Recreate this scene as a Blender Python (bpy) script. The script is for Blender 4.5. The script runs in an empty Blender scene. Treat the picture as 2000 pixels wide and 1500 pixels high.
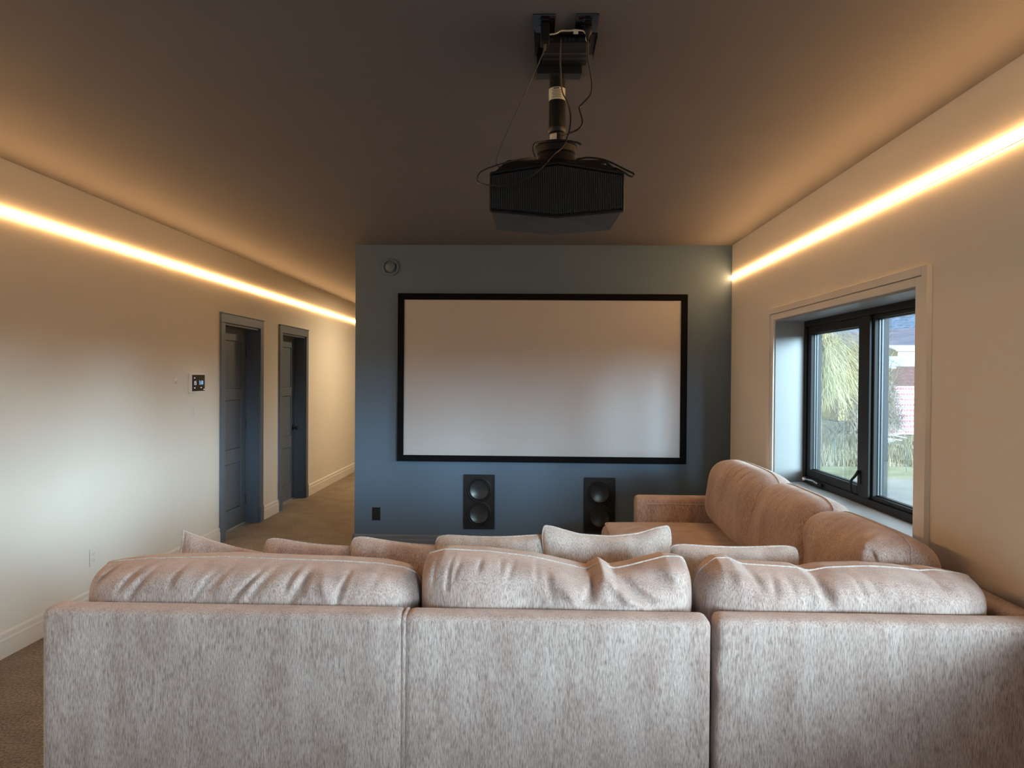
import bpy, bmesh, math, random
import numpy as np
from mathutils import Vector, Matrix

C = bpy.context.scene.collection
S = bpy.context.scene
rnd = random.Random(7)
nrs = np.random.RandomState(11)
R = math.radians

# ------------------------------------------------------------------ room measures (metres; X right, Y into the room, Z up)
CAM_Z = 1.565
CEIL = 2.739
XL, XR = -2.903, 1.756          # inner faces of the long walls
YF = 6.251                      # face of the screen wall
XC = -1.588                     # its free corner, beside the hallway
YB, YE = -3.4, 13.2             # rear wall, end of the hallway
LED_Z = 2.452

# ------------------------------------------------------------------ camera
yaw, pitch, roll = 0.02871, -0.01001, 0.00723
F_PX = 1370.0
fwd = Vector((-math.sin(yaw)*math.cos(pitch), math.cos(yaw)*math.cos(pitch), math.sin(pitch)))
rgt = Vector((math.cos(yaw), math.sin(yaw), 0)); upv = rgt.cross(fwd)
r2 = math.cos(roll)*rgt + math.sin(roll)*upv
u2 = -math.sin(roll)*rgt + math.cos(roll)*upv
cam = bpy.data.cameras.new('camera'); cam.sensor_width = 36; cam.sensor_fit = 'HORIZONTAL'
cam.lens = 36*F_PX/2000; cam.clip_start = 0.02; cam.clip_end = 5000
camo = bpy.data.objects.new('camera', cam); C.objects.link(camo)
camo.matrix_world = Matrix(((r2.x, u2.x, -fwd.x, 0), (r2.y, u2.y, -fwd.y, 0), (r2.z, u2.z, -fwd.z, CAM_Z), (0, 0, 0, 1)))
S.camera = camo

# ------------------------------------------------------------------ sky, hazy low sun, exposure
SKY = (0.72, 0.86, 1.0); SKY_STRENGTH = 2.0
SUN_COL = (0.60, 0.82, 1.0); SUN_ANGLE = 15; SUN_AZ = ((0, 2.4), (14, 2.3), (29, 1.7), (57, 2.0), (67, 4.6), (75, 5.2), (83, 4.4)); SUN_EL = 8.0   # (azimuth, energy)
REAR_W = 9; HALL_W = 48
LED_STRENGTH = 53.0; LED_COL = (1.0, 0.535, 0.21)
w = bpy.data.worlds.new('sky'); S.world = w; w.use_nodes = True
bg = w.node_tree.nodes['Background']; bg.inputs[0].default_value = (*SKY, 1); bg.inputs[1].default_value = SKY_STRENGTH
for az, en in SUN_AZ:           # a broad hazy glow low in the sky, right and behind the camera
    sun = bpy.data.lights.new('hazy_sun', 'SUN'); sun.energy = en; sun.color = SUN_COL; sun.angle = R(SUN_ANGLE)
    suno = bpy.data.objects.new('hazy_sun', sun); C.objects.link(suno)
    d = Vector((-math.cos(R(az))*math.cos(R(SUN_EL)), math.sin(R(az))*math.cos(R(SUN_EL)), -math.sin(R(SUN_EL))))
    suno.rotation_euler = d.to_track_quat('-Z', 'Y').to_euler(); suno.location = (20, -20, 8)
# added lamps: cool fill inside the closed rear wall, warm one in the unseen hallway
def area(name, loc, tgt, sx, sy, watts, col, spread):
    l = bpy.data.lights.new(name, 'AREA'); l.shape = 'RECTANGLE'; l.size = sx; l.size_y = sy; l.energy = watts; l.color = col; l.spread = R(spread)
    o = bpy.data.objects.new(name, l); C.objects.link(o); o.location = loc
    o.rotation_euler = (Vector(tgt)-Vector(loc)).to_track_quat('-Z', 'Z').to_euler(); return o
area('rear_fill', (-0.6, YB+0.05, 1.25), (-0.6, 4.0, 0.55), 3.2, 1.7, REAR_W, (0.66, 0.84, 1.0), 125)
area('added_hall_lamp', (-1.45, 10.0, CEIL-0.03), (-1.45, 10.0, 0), 0.35, 0.35, HALL_W, (1.0, 0.76, 0.48), 180)
S.view_settings.view_transform = 'Standard'; S.view_settings.look = 'None'
S.view_settings.exposure = 0.3; S.view_settings.gamma = 1.0; S.view_settings.use_curve_mapping = False

# ------------------------------------------------------------------ materials
def mat(name, col, rough=0.6, spec=0.5, metal=0.0, noise=None, bump=None, sheen=0.0, emit=None):
    """noise=(scale, amount) varies the colour a little; bump=(scale, strength, distance)"""
    m = bpy.data.materials.new(name); m.use_nodes = True
    nt = m.node_tree; b = nt.nodes['Principled BSDF']
    b.inputs['Base Color'].default_value = (*col, 1); b.inputs['Roughness'].default_value = rough
    b.inputs['Specular IOR Level'].default_value = spec; b.inputs['Metallic'].default_value = metal
    if sheen: b.inputs['Sheen Weight'].default_value = sheen
    if emit:
        b.inputs['Emission Color'].default_value = (*emit[0], 1); b.inputs['Emission Strength'].default_value = emit[1]
    tc = nt.nodes.new('ShaderNodeTexCoord')
    if noise:
        n = nt.nodes.new('ShaderNodeTexNoise'); n.inputs['Scale'].default_value = noise[0]; n.inputs['Detail'].default_value = 4
        src = tc.outputs['Object']
        if len(noise) > 2:
            mp = nt.nodes.new('ShaderNodeMapping'); mp.inputs['Scale'].default_value = (1, 1, noise[2]); nt.links.new(src, mp.inputs['Vector']); src = mp.outputs['Vector']
        nt.links.new(src, n.inputs['Vector'])
        r = nt.nodes.new('ShaderNodeValToRGB')
        a = noise[1]
        r.color_ramp.elements[0].position = 0.3; r.color_ramp.elements[1].position = 0.7
        r.color_ramp.elements[0].color = (*[c*(1-a) for c in col], 1)
        r.color_ramp.elements[1].color = (*[min(1, c*(1+a)) for c in col], 1)
        nt.links.new(n.outputs['Fac'], r.inputs['Fac']); nt.links.new(r.outputs['Color'], b.inputs['Base Color'])
    if bump:
        n = nt.nodes.new('ShaderNodeTexNoise'); n.inputs['Scale'].default_value = bump[0]; n.inputs['Detail'].default_value = 3
        nt.links.new(tc.outputs['Object'], n.inputs['Vector'])
        bp = nt.nodes.new('ShaderNodeBump'); bp.inputs['Strength'].default_value = bump[1]; bp.inputs['Distance'].default_value = bump[2]
        nt.links.new(n.outputs['Fac'], bp.inputs['Height']); nt.links.new(bp.outputs['Normal'], b.inputs['Normal'])
    return m

def fabric(name, light, mid, dark):
    """woven chenille: fine upright slubs, soft nap patches"""
    m = bpy.data.materials.new(name); m.use_nodes = True
    nt = m.node_tree; b = nt.nodes['Principled BSDF']; L = nt.links.new
    b.inputs['Roughness'].default_value = 0.85; b.inputs['Specular IOR Level'].default_value = 0.15
    b.inputs['Sheen Weight'].default_value = 0.45; b.inputs['Sheen Roughness'].default_value = 0.5; b.inputs['Sheen Tint'].default_value = (1.0, 0.88, 0.80, 1)
    tc = nt.nodes.new('ShaderNodeTexCoord')
    def noise(sx, sy, sz, detail, rough=0.6):
        mp = nt.nodes.new('ShaderNodeMapping'); mp.inputs['Scale'].default_value = (sx, sy, sz)
        L(tc.outputs['Object'], mp.inputs['Vector'])
        n = nt.nodes.new('ShaderNodeTexNoise'); n.inputs['Scale'].default_value = 1.0; n.inputs['Detail'].default_value = detail
        n.inputs['Roughness'].default_value = rough
        L(mp.outputs['Vector'], n.inputs['Vector']); return n
    slub = noise(330, 330, 42, 3, 0.6); patch = noise(9, 9, 2.6, 4, 0.62)
    r1 = nt.nodes.new('ShaderNodeValToRGB'); e = r1.color_ramp.elements
    e[0].position = 0.29; e[0].color = (*dark, 1); e[1].position = 0.72; e[1].color = (*light, 1)
    k = e.new(0.5); k.color = (*mid, 1)
    L(slub.outputs['Fac'], r1.inputs['Fac'])
    r2_ = nt.nodes.new('ShaderNodeValToRGB'); e = r2_.color_ramp.elements
    e[0].position = 0.32; e[0].color = (0.76, 0.68, 0.655, 1); e[1].position = 0.66; e[1].color = (1.08, 1.08, 1.08, 1)
    L(patch.outputs['Fac'], r2_.inputs['Fac'])
    mx = nt.nodes.new('ShaderNodeMix'); mx.data_type = 'RGBA'; mx.blend_type = 'MULTIPLY'; mx.inputs['Factor'].default_value = 1.0
    L(r1.outputs['Color'], mx.inputs[6]); L(r2_.outputs['Color'], mx.inputs[7]); L(mx.outputs[2], b.inputs['Base Color'])
    bp = nt.nodes.new('ShaderNodeBump'); bp.inputs['Strength'].default_value = 0.45; bp.inputs['Distance'].default_value = 0.003
    L(slub.outputs['Fac'], bp.inputs['Height']); L(bp.outputs['Normal'], b.inputs['Normal'])
    return m

M = {}
M['cream'] = mat('cream_wall_paint', (0.80, 0.755, 0.67), 0.7, 0.25, noise=(1.5, 0.015), bump=(260, 0.12, 0.002))
M['cream_trim'] = mat('cream_trim_paint', (0.80, 0.76, 0.69), 0.45, 0.35, noise=(3, 0.01))
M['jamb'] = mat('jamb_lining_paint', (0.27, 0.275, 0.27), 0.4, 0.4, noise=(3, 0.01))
M['white_trim'] = mat('white_jamb_paint', (0.80, 0.81, 0.80), 0.4, 0.4, noise=(3, 0.01))
M['navy'] = mat('navy_wall_paint', (0.088, 0.134, 0.19), 0.6, 0.3, noise=(2, 0.03), bump=(260, 0.12, 0.002))
M['navy_trim'] = mat('navy_trim_paint', (0.13, 0.16, 0.205), 0.45, 0.4, noise=(3, 0.03))
M['ceil'] = mat('slate_ceiling_paint', (0.135, 0.130, 0.134), 0.75, 0.2, noise=(2, 0.03), bump=(300, 0.15, 0.002))
M['led'] = mat('led_diffuser', (1, 0.9, 0.7), 0.5, emit=(LED_COL, LED_STRENGTH))
M['alu'] = mat('aluminium_profile', (0.7, 0.68, 0.62), 0.4, 0.5, 0.8, noise=(20, 0.05))
M['black_velvet'] = mat('black_velvet', (0.006, 0.006, 0.007), 0.95, 0.05, noise=(60, 0.2))
M['screen'] = mat('projection_screen_vinyl', (0.40, 0.40, 0.405), 0.85, 0.1, noise=(4, 0.008))
M['black'] = mat('black_plastic', (0.009, 0.009, 0.010), 0.5, 0.28, noise=(30, 0.15))
M['black_gloss'] = mat('black_gloss_plastic', (0.012, 0.012, 0.015), 0.15, 0.5, noise=(30, 0.1))
M['blackmetal'] = mat('black_powder_coat', (0.018, 0.017, 0.016), 0.4, 0.5, 0.3, noise=(90, 0.15), bump=(400, 0.15, 0.001))
M['cone'] = mat('woofer_cone', (0.02, 0.022, 0.025), 0.32, 0.6, noise=(30, 0.1))
M['white_plastic'] = mat('white_plastic', (0.78, 0.75, 0.70), 0.35, 0.45, noise=(8, 0.01))
M['grey_plastic'] = mat('grey_plastic', (0.035, 0.033, 0.032), 0.5, 0.4, noise=(20, 0.05))
M['label'] = mat('paper_label', (0.72, 0.66, 0.5), 0.6, 0.2, noise=(60, 0.05))
M['ink'] = mat('black_ink', (0.03, 0.03, 0.03), 0.7, 0.1, noise=(60, 0.1))
M['cable_grey'] = mat('grey_cable_sheath', (0.07, 0.066, 0.062), 0.5, 0.4, noise=(60, 0.1))
M['cable_black'] = mat('black_cable_sheath', (0.012, 0.011, 0.011), 0.35, 0.5, noise=(60, 0.1))
M['cable_white'] = mat('white_cable_sheath', (0.75, 0.66, 0.5), 0.5, 0.3, noise=(60, 0.05))
M['disp'] = mat('display_glass', (0.008, 0.008, 0.012), 0.12, 0.5, noise=(10, 0.1))
M['disp_blue'] = mat('display_blue_digits', (0.1, 0.2, 0.3), 0.5, emit=((0.28, 0.62, 0.95), 0.8))
M['disp_white'] = mat('display_white_digits', (0.3, 0.3, 0.3), 0.5, emit=((0.75, 0.85, 1.0), 0.7))
M['green_led'] = mat('green_pilot_light', (0.2, 0.5, 0.05), 0.4, emit=((0.65, 0.9, 0.12), 1.5))
M['winframe'] = mat('dark_window_frame', (0.012, 0.012, 0.0125), 0.55, 0.25, noise=(20, 0.1))
M['spacer'] = mat('window_spacer_metal', (0.04, 0.043, 0.046), 0.4, 0.4, 0.2, noise=(40, 0.1))
M['chrome'] = mat('crank_chrome', (0.6, 0.6, 0.6), 0.2, 0.5, 0.9, noise=(40, 0.05))
M['wood_foot'] = mat('dark_sofa_foot', (0.03, 0.02, 0.015), 0.4, 0.4, noise=(20, 0.3))
M['fab'] = fabric('taupe_chenille', (0.71, 0.59, 0.535), (0.52, 0.41, 0.362), (0.255, 0.185, 0.16))
M['fab2'] = fabric('pale_pillow_chenille', (0.74, 0.69, 0.64), (0.56, 0.50, 0.455), (0.33, 0.27, 0.24))
M['piping'] = mat('welt_cord', (0.52, 0.45, 0.41), 0.85, 0.1, noise=(120, 0.25), sheen=0.2)

def carpet():
    m = bpy.data.materials.new('beige_cut_pile_carpet'); m.use_nodes = True
    nt = m.node_tree; b = nt.nodes['Principled BSDF']; L = nt.links.new
    b.inputs['Roughness'].default_value = 0.95; b.inputs['Specular IOR Level'].default_value = 0.05; b.inputs['Sheen Weight'].default_value = 0.2
    tc = nt.nodes.new('ShaderNodeTexCoord')
    n1 = nt.nodes.new('ShaderNodeTexNoise'); n1.inputs['Scale'].default_value = 85; n1.inputs['Detail'].default_value = 5
    n2 = nt.nodes.new('ShaderNodeTexNoise'); n2.inputs['Scale'].default_value = 5; n2.inputs['Detail'].default_value = 5
    for n in (n1, n2): L(tc.outputs['Object'], n.inputs['Vector'])
    r = nt.nodes.new('ShaderNodeValToRGB'); e = r.color_ramp.elements
    e[0].position = 0.33; e[0].color = (0.15, 0.115, 0.078, 1); e[1].position = 0.68; e[1].color = (0.40, 0.33, 0.245, 1)
    L(n1.outputs['Fac'], r.inputs['Fac'])
    q = nt.nodes.new('ShaderNodeValToRGB'); e = q.color_ramp.elements
    e[0].position = 0.35; e[0].color = (0.82, 0.80, 0.78, 1); e[1].position = 0.65; e[1].color = (1.06, 1.06, 1.06, 1)
    L(n2.outputs['Fac'], q.inputs['Fac'])
    mx = nt.nodes.new('ShaderNodeMix'); mx.data_type = 'RGBA'; mx.blend_type = 'MULTIPLY'; mx.inputs['Factor'].default_value = 1
    L(r.outputs['Color'], mx.inputs[6]); L(q.outputs['Color'], mx.inputs[7]); L(mx.outputs[2], b.inputs['Base Color'])
    bp = nt.nodes.new('ShaderNodeBump'); bp.inputs['Strength'].default_value = 0.9; bp.inputs['Distance'].default_value = 0.012
    L(n1.outputs['Fac'], bp.inputs['Height']); L(bp.outputs['Normal'], b.inputs['Normal'])
    return m
M['carpet'] = carpet()

def glass():
    m = bpy.data.materials.new('window_glass'); m.use_nodes = True
    nt = m.node_tree; nt.nodes.clear(); L = nt.links.new
    out = nt.nodes.new('ShaderNodeOutputMaterial'); mx = nt.nodes.new('ShaderNodeMixShader')
    tr = nt.nodes.new('ShaderNodeBsdfTransparent'); tr.inputs[0].default_value = (0.95, 0.98, 0.97, 1)
    gl = nt.nodes.new('ShaderNodeBsdfGlossy'); gl.inputs['Roughness'].default_value = 0.0; gl.inputs[0].default_value = (0.9, 1, 0.96, 1)
    lw = nt.nodes.new('ShaderNodeLayerWeight'); lw.inputs['Blend'].default_value = 0.5      # same reflectance from both sides of the pane
    pw = nt.nodes.new('ShaderNodeMath'); pw.operation = 'POWER'; pw.inputs[1].default_value = 5
    ma = nt.nodes.new('ShaderNodeMath'); ma.operation = 'MULTIPLY_ADD'; ma.inputs[1].default_value = 0.92; ma.inputs[2].default_value = 0.08; ma.use_clamp = True
    L(lw.outputs['Facing'], pw.inputs[0]); L(pw.outputs[0], ma.inputs[0])
    L(ma.outputs[0], mx.inputs[0]); L(tr.outputs[0], mx.inputs[1]); L(gl.outputs[0], mx.inputs[2]); L(mx.outputs[0], out.inputs[0])
    return m
M['glass'] = glass()

# ------------------------------------------------------------------ geometry helpers
class MB:
    def __init__(s): s.v = []; s.f = []; s.sm = []
    def add(s, vs, fs, smooth=False):
        o = len(s.v); s.v.extend([tuple(p) for p in vs]); s.f.extend([tuple(i+o for i in f) for f in fs]); s.sm.extend([smooth]*len(fs)); return s
    def box(s, x0, x1, y0, y1, z0, z1):
        x0, x1 = min(x0, x1), max(x0, x1); y0, y1 = min(y0, y1), max(y0, y1); z0, z1 = min(z0, z1), max(z0, z1)
        return s.add([(x0,y0,z0),(x1,y0,z0),(x1,y1,z0),(x0,y1,z0),(x0,y0,z1),(x1,y0,z1),(x1,y1,z1),(x0,y1,z1)],
                     [(0,3,2,1),(4,5,6,7),(0,1,5,4),(1,2,6,5),(2,3,7,6),(3,0,4,7)])
    def tube(s, pts, r, n=8, closed=False, r_end=None):
        pts = [Vector(p) for p in pts]; m = len(pts); vs = []; fs = []
        prev = None
        for i, p in enumerate(pts):
            if closed: t = pts[(i+1) % m]-pts[i-1]
            else: t = pts[min(i+1, m-1)]-pts[max(i-1, 0)]
            t = t.normalized() if t.length > 1e-9 else Vector((0, 0, 1))
            if prev is None:
                a = Vector((0, 0, 1)) if abs(t.z) < 0.9 else Vector((1, 0, 0)); nrm = t.cross(a).normalized()
            else:
                nrm = prev-t*prev.dot(t)
                nrm = nrm.normalized() if nrm.length > 1e-6 else prev
            prev = nrm; b = t.cross(nrm)
            rr = r if r_end is None else r+(r_end-r)*i/max(1, m-1)
            for k in range(n):
                an = 2*math.pi*k/n; vs.append(p+(nrm*math.cos(an)+b*math.sin(an))*rr)
        for i in range(m if closed else m-1):
            j = (i+1) % m
            for k in range(n): fs.append((i*n+k, i*n+(k+1) % n, j*n+(k+1) % n, j*n+k))
        if not closed: fs.append(tuple(range(n-1, -1, -1))); fs.append(tuple((m-1)*n+k for k in range(n)))
        return s.add(vs, fs, True)
    def lathe(s, prof, n=32, o=(0, 0, 0), ax='z', cap=True):
        """prof: (radius, height) pairs; turned about ax through o"""
        vs = []; fs = []; o = Vector(o)
        for r, h in prof:
            for k in range(n):
                a = 2*math.pi*k/n; p = (r*math.cos(a), r*math.sin(a), h)
                if ax == 'y': p = (p[0], -p[2], p[1])      # heights run towards -Y
                if ax == 'x': p = (p[2], p[0], p[1])
                vs.append(o+Vector(p))
        for i in range(len(prof)-1):
            for k in range(n): fs.append((i*n+k, i*n+(k+1) % n, (i+1)*n+(k+1) % n, (i+1)*n+k))
        if cap: fs.append(tuple(range(n-1, -1, -1))); fs.append(tuple((len(prof)-1)*n+k for k in range(n)))
        return s.add(vs, fs, True)
    def build(s, name, m, parent=None, loc=None, bev=0.0, seg=2, auto=True):
        me = bpy.data.meshes.new(name); me.from_pydata([tuple(p) for p in s.v], [], s.f)
        me.polygons.foreach_set('use_smooth', s.sm)
        me.update()
        o = bpy.data.objects.new(name, me); C.objects.link(o); me.materials.append(m)
        bm = bmesh.new(); bm.from_mesh(me)
        if bev: bmesh.ops.bevel(bm, geom=bm.edges[:], offset=bev, segments=seg, profile=0.5, affect='EDGES', clamp_overlap=True)
        bmesh.ops.recalc_face_normals(bm, faces=bm.faces[:])
        bm.to_mesh(me); bm.free()
        if auto and any(s.sm):
            try: me.set_sharp_from_angle(angle=R(40))
            except Exception: pass
        if parent: o.parent = parent
        if loc is not None: o.location = loc
        return o

def tag(o, label=None, cat=None, group=None, kind=None):
    if label: o['label'] = label
    if cat: o['category'] = cat
    if group: o['group'] = group
    if kind: o['kind'] = kind
    return o
def empty(name, loc=(0, 0, 0), rot=(0, 0, 0)):
    o = bpy.data.objects.new(name, None); C.objects.link(o); o.location = loc; o.rotation_euler = rot; o.empty_display_size = 0.1
    return o
def struct(o): o['kind'] = 'structure'; return o
def copy_tree(o, parent=None):
    c = o.copy(); C.objects.link(c); c.parent = parent
    for ch in list(o.children): copy_tree(ch, c)
    return c

def rbox_mesh(sx, sy, sz, r, n=(8, 8, 8), k=4):
    """rounded box centred on the origin: verts, faces"""
    H = (sx/2, sy/2, sz/2); ax = []
    for h, m in zip(H, n):
        rr = min(r, h*0.999)
        e = [rr*(1-math.cos(math.pi/2*i/k)) for i in range(k)]
        a = [-h+t for t in e]+list(np.linspace(-h+rr, h-rr, m+1))+[h-t for t in reversed(e)]
        ax.append(a)
    idx = {}; V = []; Fc = []
    def vid(p):
        key = tuple(round(c, 6) for c in p)
        if key not in idx:
            q = Vector(p); inn = Vector([max(-(h-min(r, h*0.999)), min(h-min(r, h*0.999), c)) for c, h in zip(p, H)])
            dd = q-inn
            if dd.length > 1e-9: q = inn+dd.normalized()*min(r, *[h*0.999 for h in H])
            idx[key] = len(V); V.append(q)
        return idx[key]
    for a, b, c in ((0, 1, 2), (1, 2, 0), (2, 0, 1)):
        for sgn in (-1, 1):
            for i in range(len(ax[a])-1):
                for j in range(len(ax[b])-1):
                    q = []
                    for di, dj in ((0, 0), (1, 0), (1, 1), (0, 1)):
                        p = [0, 0, 0]; p[a] = ax[a][i+di]; p[b] = ax[b][j+dj]; p[c] = sgn*H[c]; q.append(vid(p))
                    if len(set(q)) > 2: Fc.append(tuple(q if sgn > 0 else q[::-1]))
    return V, Fc
def rbox(name, m, parent, x0, x1, y0, y1, z0, z1, r, n=(4, 4, 4), k=3, fn=None, origin=False):
    V, Fc = rbox_mesh(x1-x0, y1-y0, z1-z0, r, n, k)
    c = Vector(((x0+x1)/2, (y0+y1)/2, (z0+z1)/2))
    vs = [v+c for v in V]
    if fn: vs = [fn(v) for v in vs]
    mb = MB(); mb.add(vs, Fc, True)
    return mb.build(name, m, parent, auto=False)

def smooth(t): t = np.clip(t, 0, 1); return t*t*(3-2*t)

def cushion(name, m, w_, h_, t_, crest=None, folds=(), seed=0, nu=150, nv=70, a=10, b=4, c=0.45, k=(0.05, 0.10), q=8,
            wr=0.006, wl=0.05, wf=24, lump=0.006, clamp=None, sides=0.6, pipe=0.0045, parent=None, pipe_mat=None, pinch=0.0, base=0.0, bulge=0.0):
    """knife-edge cushion, local: X width, Z height from base, Y thickness. crest: [(x, z)] top line, folds: (x0,z0,x1,z1,width,height,side)"""
    rs = np.random.RandomState(seed)
    g = lambda n: np.sign(np.linspace(-1, 1, n))*(1-(1-np.abs(np.linspace(-1, 1, n)))**1.35)
    U, V = np.meshgrid(g(nu), g(nv), indexing='ij')
    T = ((1-np.abs(U)**a)*(1-np.abs(V)**b)); T = np.clip(T, 0, 1)**c
    X = w_/2*U*(1-k[0]*np.abs(V)**q)*(1+bulge*(1-V**2)); Z = h_/2*V*(1-k[1]*np.abs(U)**q)
    if pinch: X *= 1-pinch*(1-np.abs(V)**2)*np.abs(U)**3; Z *= 1-pinch*(1-np.abs(U)**2)*np.abs(V)**3
    Z = Z+h_/2+base
    if crest is not None:
        cx = np.array([p[0] for p in crest]); cz = np.array([p[1] for p in crest])
        top = np.interp(X, cx, cz); nominal = h_+base
        end = 1-k[1]*np.abs(U)**q
        Z += (top-(base+h_/2+h_/2*end))*smooth((V+0.15)/1.15)**1.3
    dt = (1-V)*h_/2; ds = (1-np.abs(U))*w_/2; db = (1+V)*h_/2
    n1 = sum(np.sin(X*wf*f+rs.uniform(0, 6.3)+Z*rs.uniform(-14, 14)) * am for f, am in ((1, 1), (1.73, .7), (2.61, .55), (4.1, .35)))
    n1 = -np.abs(n1)**0.8+0.8
    n2 = sum(np.sin(Z*wf*f+rs.uniform(0, 6.3)+X*rs.uniform(-10, 10)) * am for f, am in ((1, 1), (1.73, .7), (2.61, .5)))
    n2 = -np.abs(n2)**0.8+0.7
    wv = 0.6+0.8*np.sin(X*7+rs.uniform(0, 6))**2
    lm = sum(np.sin(X*rs.uniform(6, 16)+Z*rs.uniform(6, 16)*rs.choice([-1, 1])+rs.uniform(0, 6.3)) for _ in range(5))*lump/2
    edge = np.minimum(1, np.minimum(np.minimum(dt, ds), db)/0.02)
    wrk = (wr*n1*np.exp(-dt/(wl*wv))+sides*wr*n2*np.exp(-ds/(wl*.7))+0.5*wr*n1*np.exp(-db/wl)+lm)*edge
    out = {}
    for side in (-1, 1):
        Y = side*(t_/2*T+wrk*T**0.5)
        Xs, Zs = X.copy(), Z.copy()
        for fo in folds:
            x0, z0, x1, z1, fw, fh, fs = fo
            if fs != side: continue
            ex, ez = x1-x0, z1-z0; L2 = ex*ex+ez*ez
            tt = ((X-x0)*ex+(Z-z0)*ez)/L2; tc = np.clip(tt, 0, 1)
            dd = np.hypot(X-(x0+tc*ex), Z-(z0+tc*ez))
            Y += side*fh*np.exp(-(dd/fw)**2)*(0.35+0.65*np.sin(np.pi*np.clip(tc*0.85+0.1, 0, 1)))*np.minimum(1, T*1.6)
        if clamp and side == -1: Y = np.maximum(Y, clamp(Zs))
        out[side] = (Xs, Y, Zs)
    vs = []; fs = []; ia = np.arange(nu*nv).reshape(nu, nv)
    Xf, Yf, Zf = out[-1]; vs += list(zip(Xf.ravel(), Yf.ravel(), Zf.ravel()))
    ib = ia.copy(); nxt = nu*nv
    Xb, Yb, Zb = out[1]
    for i in range(1, nu-1):
        for j in range(1, nv-1):
            ib[i, j] = nxt; nxt += 1; vs.append((Xb[i, j], Yb[i, j], Zb[i, j]))
    for i in range(nu-1):
        for j in range(nv-1):
            fs.append((ia[i, j], ia[i+1, j], ia[i+1, j+1], ia[i, j+1])); fs.append((ib[i, j], ib[i, j+1], ib[i+1, j+1], ib[i+1, j]))
    mb = MB(); mb.add([(float(p[0]), float(p[1]), float(p[2])) for p in vs], [tuple(int(t) for t in f) for f in fs], True)
    o = mb.build(name, m, parent, auto=False)
    if pipe:
        loop = [ia[i, nv-1] for i in range(0, nu, 2)]+[ia[nu-1, j] for j in range(nv-2, 0, -2)]+[ia[i, 0] for i in range(nu-1, 0, -2)]+[ia[0, j] for j in range(1, nv-1, 2)]
        P = [Vector(vs[t]) for t in loop]
        PP = [(P[i-1]+P[i]*2+P[(i+1) % len(P)])/4 for i in range(len(P))]
        pm = MB(); pm.tube(PP, pipe, 6, closed=True); pm.build('piping', pipe_mat or M['piping'], o, auto=False)
    return o

# ================================================================== SETTING
T_W = 0.26
def wall_with_holes(name, m, x0, x1, y0, y1, z0, z1, holes):
    """slab in the YZ plane with rectangular holes (ya, yb, za, zb)"""
    mb = MB(); ys = y0
    for ya, yb, za, zb in sorted(holes):
        mb.box(x0, x1, ys, ya, z0, z1)
        if za > z0: mb.box(x0, x1, ya, yb, z0, za)
        if zb < z1: mb.box(x0, x1, ya, yb, zb, z1)
        ys = yb
    mb.box(x0, x1, ys, y1, z0, z1)
    return struct(mb.build(name, m))

struct(MB().box(XL-0.6, XR+0.4, YB-0.3, YE+0.3, -0.2, 0).build('floor', M['carpet']))
struct(MB().box(XL-0.6, XR+0.4, YB-0.3, YE+0.3, CEIL, CEIL+0.2).build('ceiling', M['ceil']))
D1 = (6.432, 7.460); D2 = (7.950, 8.970); DTOP = 2.142     # casing outer edges of the two doors
CW = 0.085
dh = [(a+CW, b-CW, 0, DTOP-CW) for a, b in (D1, D2)]
wall_with_holes('wall_left', M['cream'], XL-0.2, XL, YB, YE, 0, CEIL, dh)
WZ0, WZ1 = 0.825, 1.985
WIN = [(3.25, 5.115), (-2.80, 1.985)]  # second window is out of view, added this wide to admit more daylight
wall_with_holes('wall_right', M['cream'], XR, XR+T_W, YB, YE, 0, CEIL, [(a, b, WZ0-0.012, WZ1) for a, b in WIN])
struct(MB().box(XC, XR, YF, YF+0.16, 0, CEIL).build('wall_front', M['navy']))
struct(MB().box(XL, XR, YB-0.15, YB, 0, CEIL).build('wall_rear', M['navy']))
struct(MB().box(XL, XR, YE, YE+0.15, 0, CEIL).build('wall_end', M['cream']))

def baseboard_x(name, m, face, sgn, y0, y1):
    """runs along Y on a wall whose face is x=face; sgn points into the room"""
    pr = [(0, 0), (0.016, 0), (0.016, 0.098), (0.012, 0.106), (0.012, 0.132), (0.004, 0.145), (0, 0.145)]
    vs = [(face+sgn*px, y, pz) for y in (y0, y1) for px, pz in pr]; n = len(pr)
    fs = [(i, (i+1) % n, n+(i+1) % n, n+i) for i in range(n)]+[tuple(range(n)), tuple(range(2*n-1, n-1, -1))]
    mb = MB(); mb.add(vs, fs); return struct(mb.build(name, m))
def baseboard_y(name, m, face, sgn, x0, x1):
    pr = [(0, 0), (0.016, 0), (0.016, 0.098), (0.012, 0.106), (0.012, 0.132), (0.004, 0.145), (0, 0.145)]
    vs = [(x, face+sgn*px, pz) for x in (x0, x1) for px, pz in pr]; n = len(pr)
    fs = [(i, (i+1) % n, n+(i+1) % n, n+i) for i in range(n)]+[tuple(range(n)), tuple(range(2*n-1, n-1, -1))]
    mb = MB(); mb.add(vs, fs); return struct(mb.build(name, m))
for a, b in ((YB, D1[0]), (D1[1], D2[0]), (D2[1], YE)): baseboard_x('baseboard_left', M['cream_trim'], XL, 1, a, b)
baseboard_x('baseboard_right', M['cream_trim'], XR, -1, YB, YF)
baseboard_y('baseboard_front', M['navy_trim'], YF, -1, XC-0.016, XR-0.016)
baseboard_x('baseboard_front', M['navy_trim'], XC, -1, YF-0.016, YF+0.16)

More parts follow.
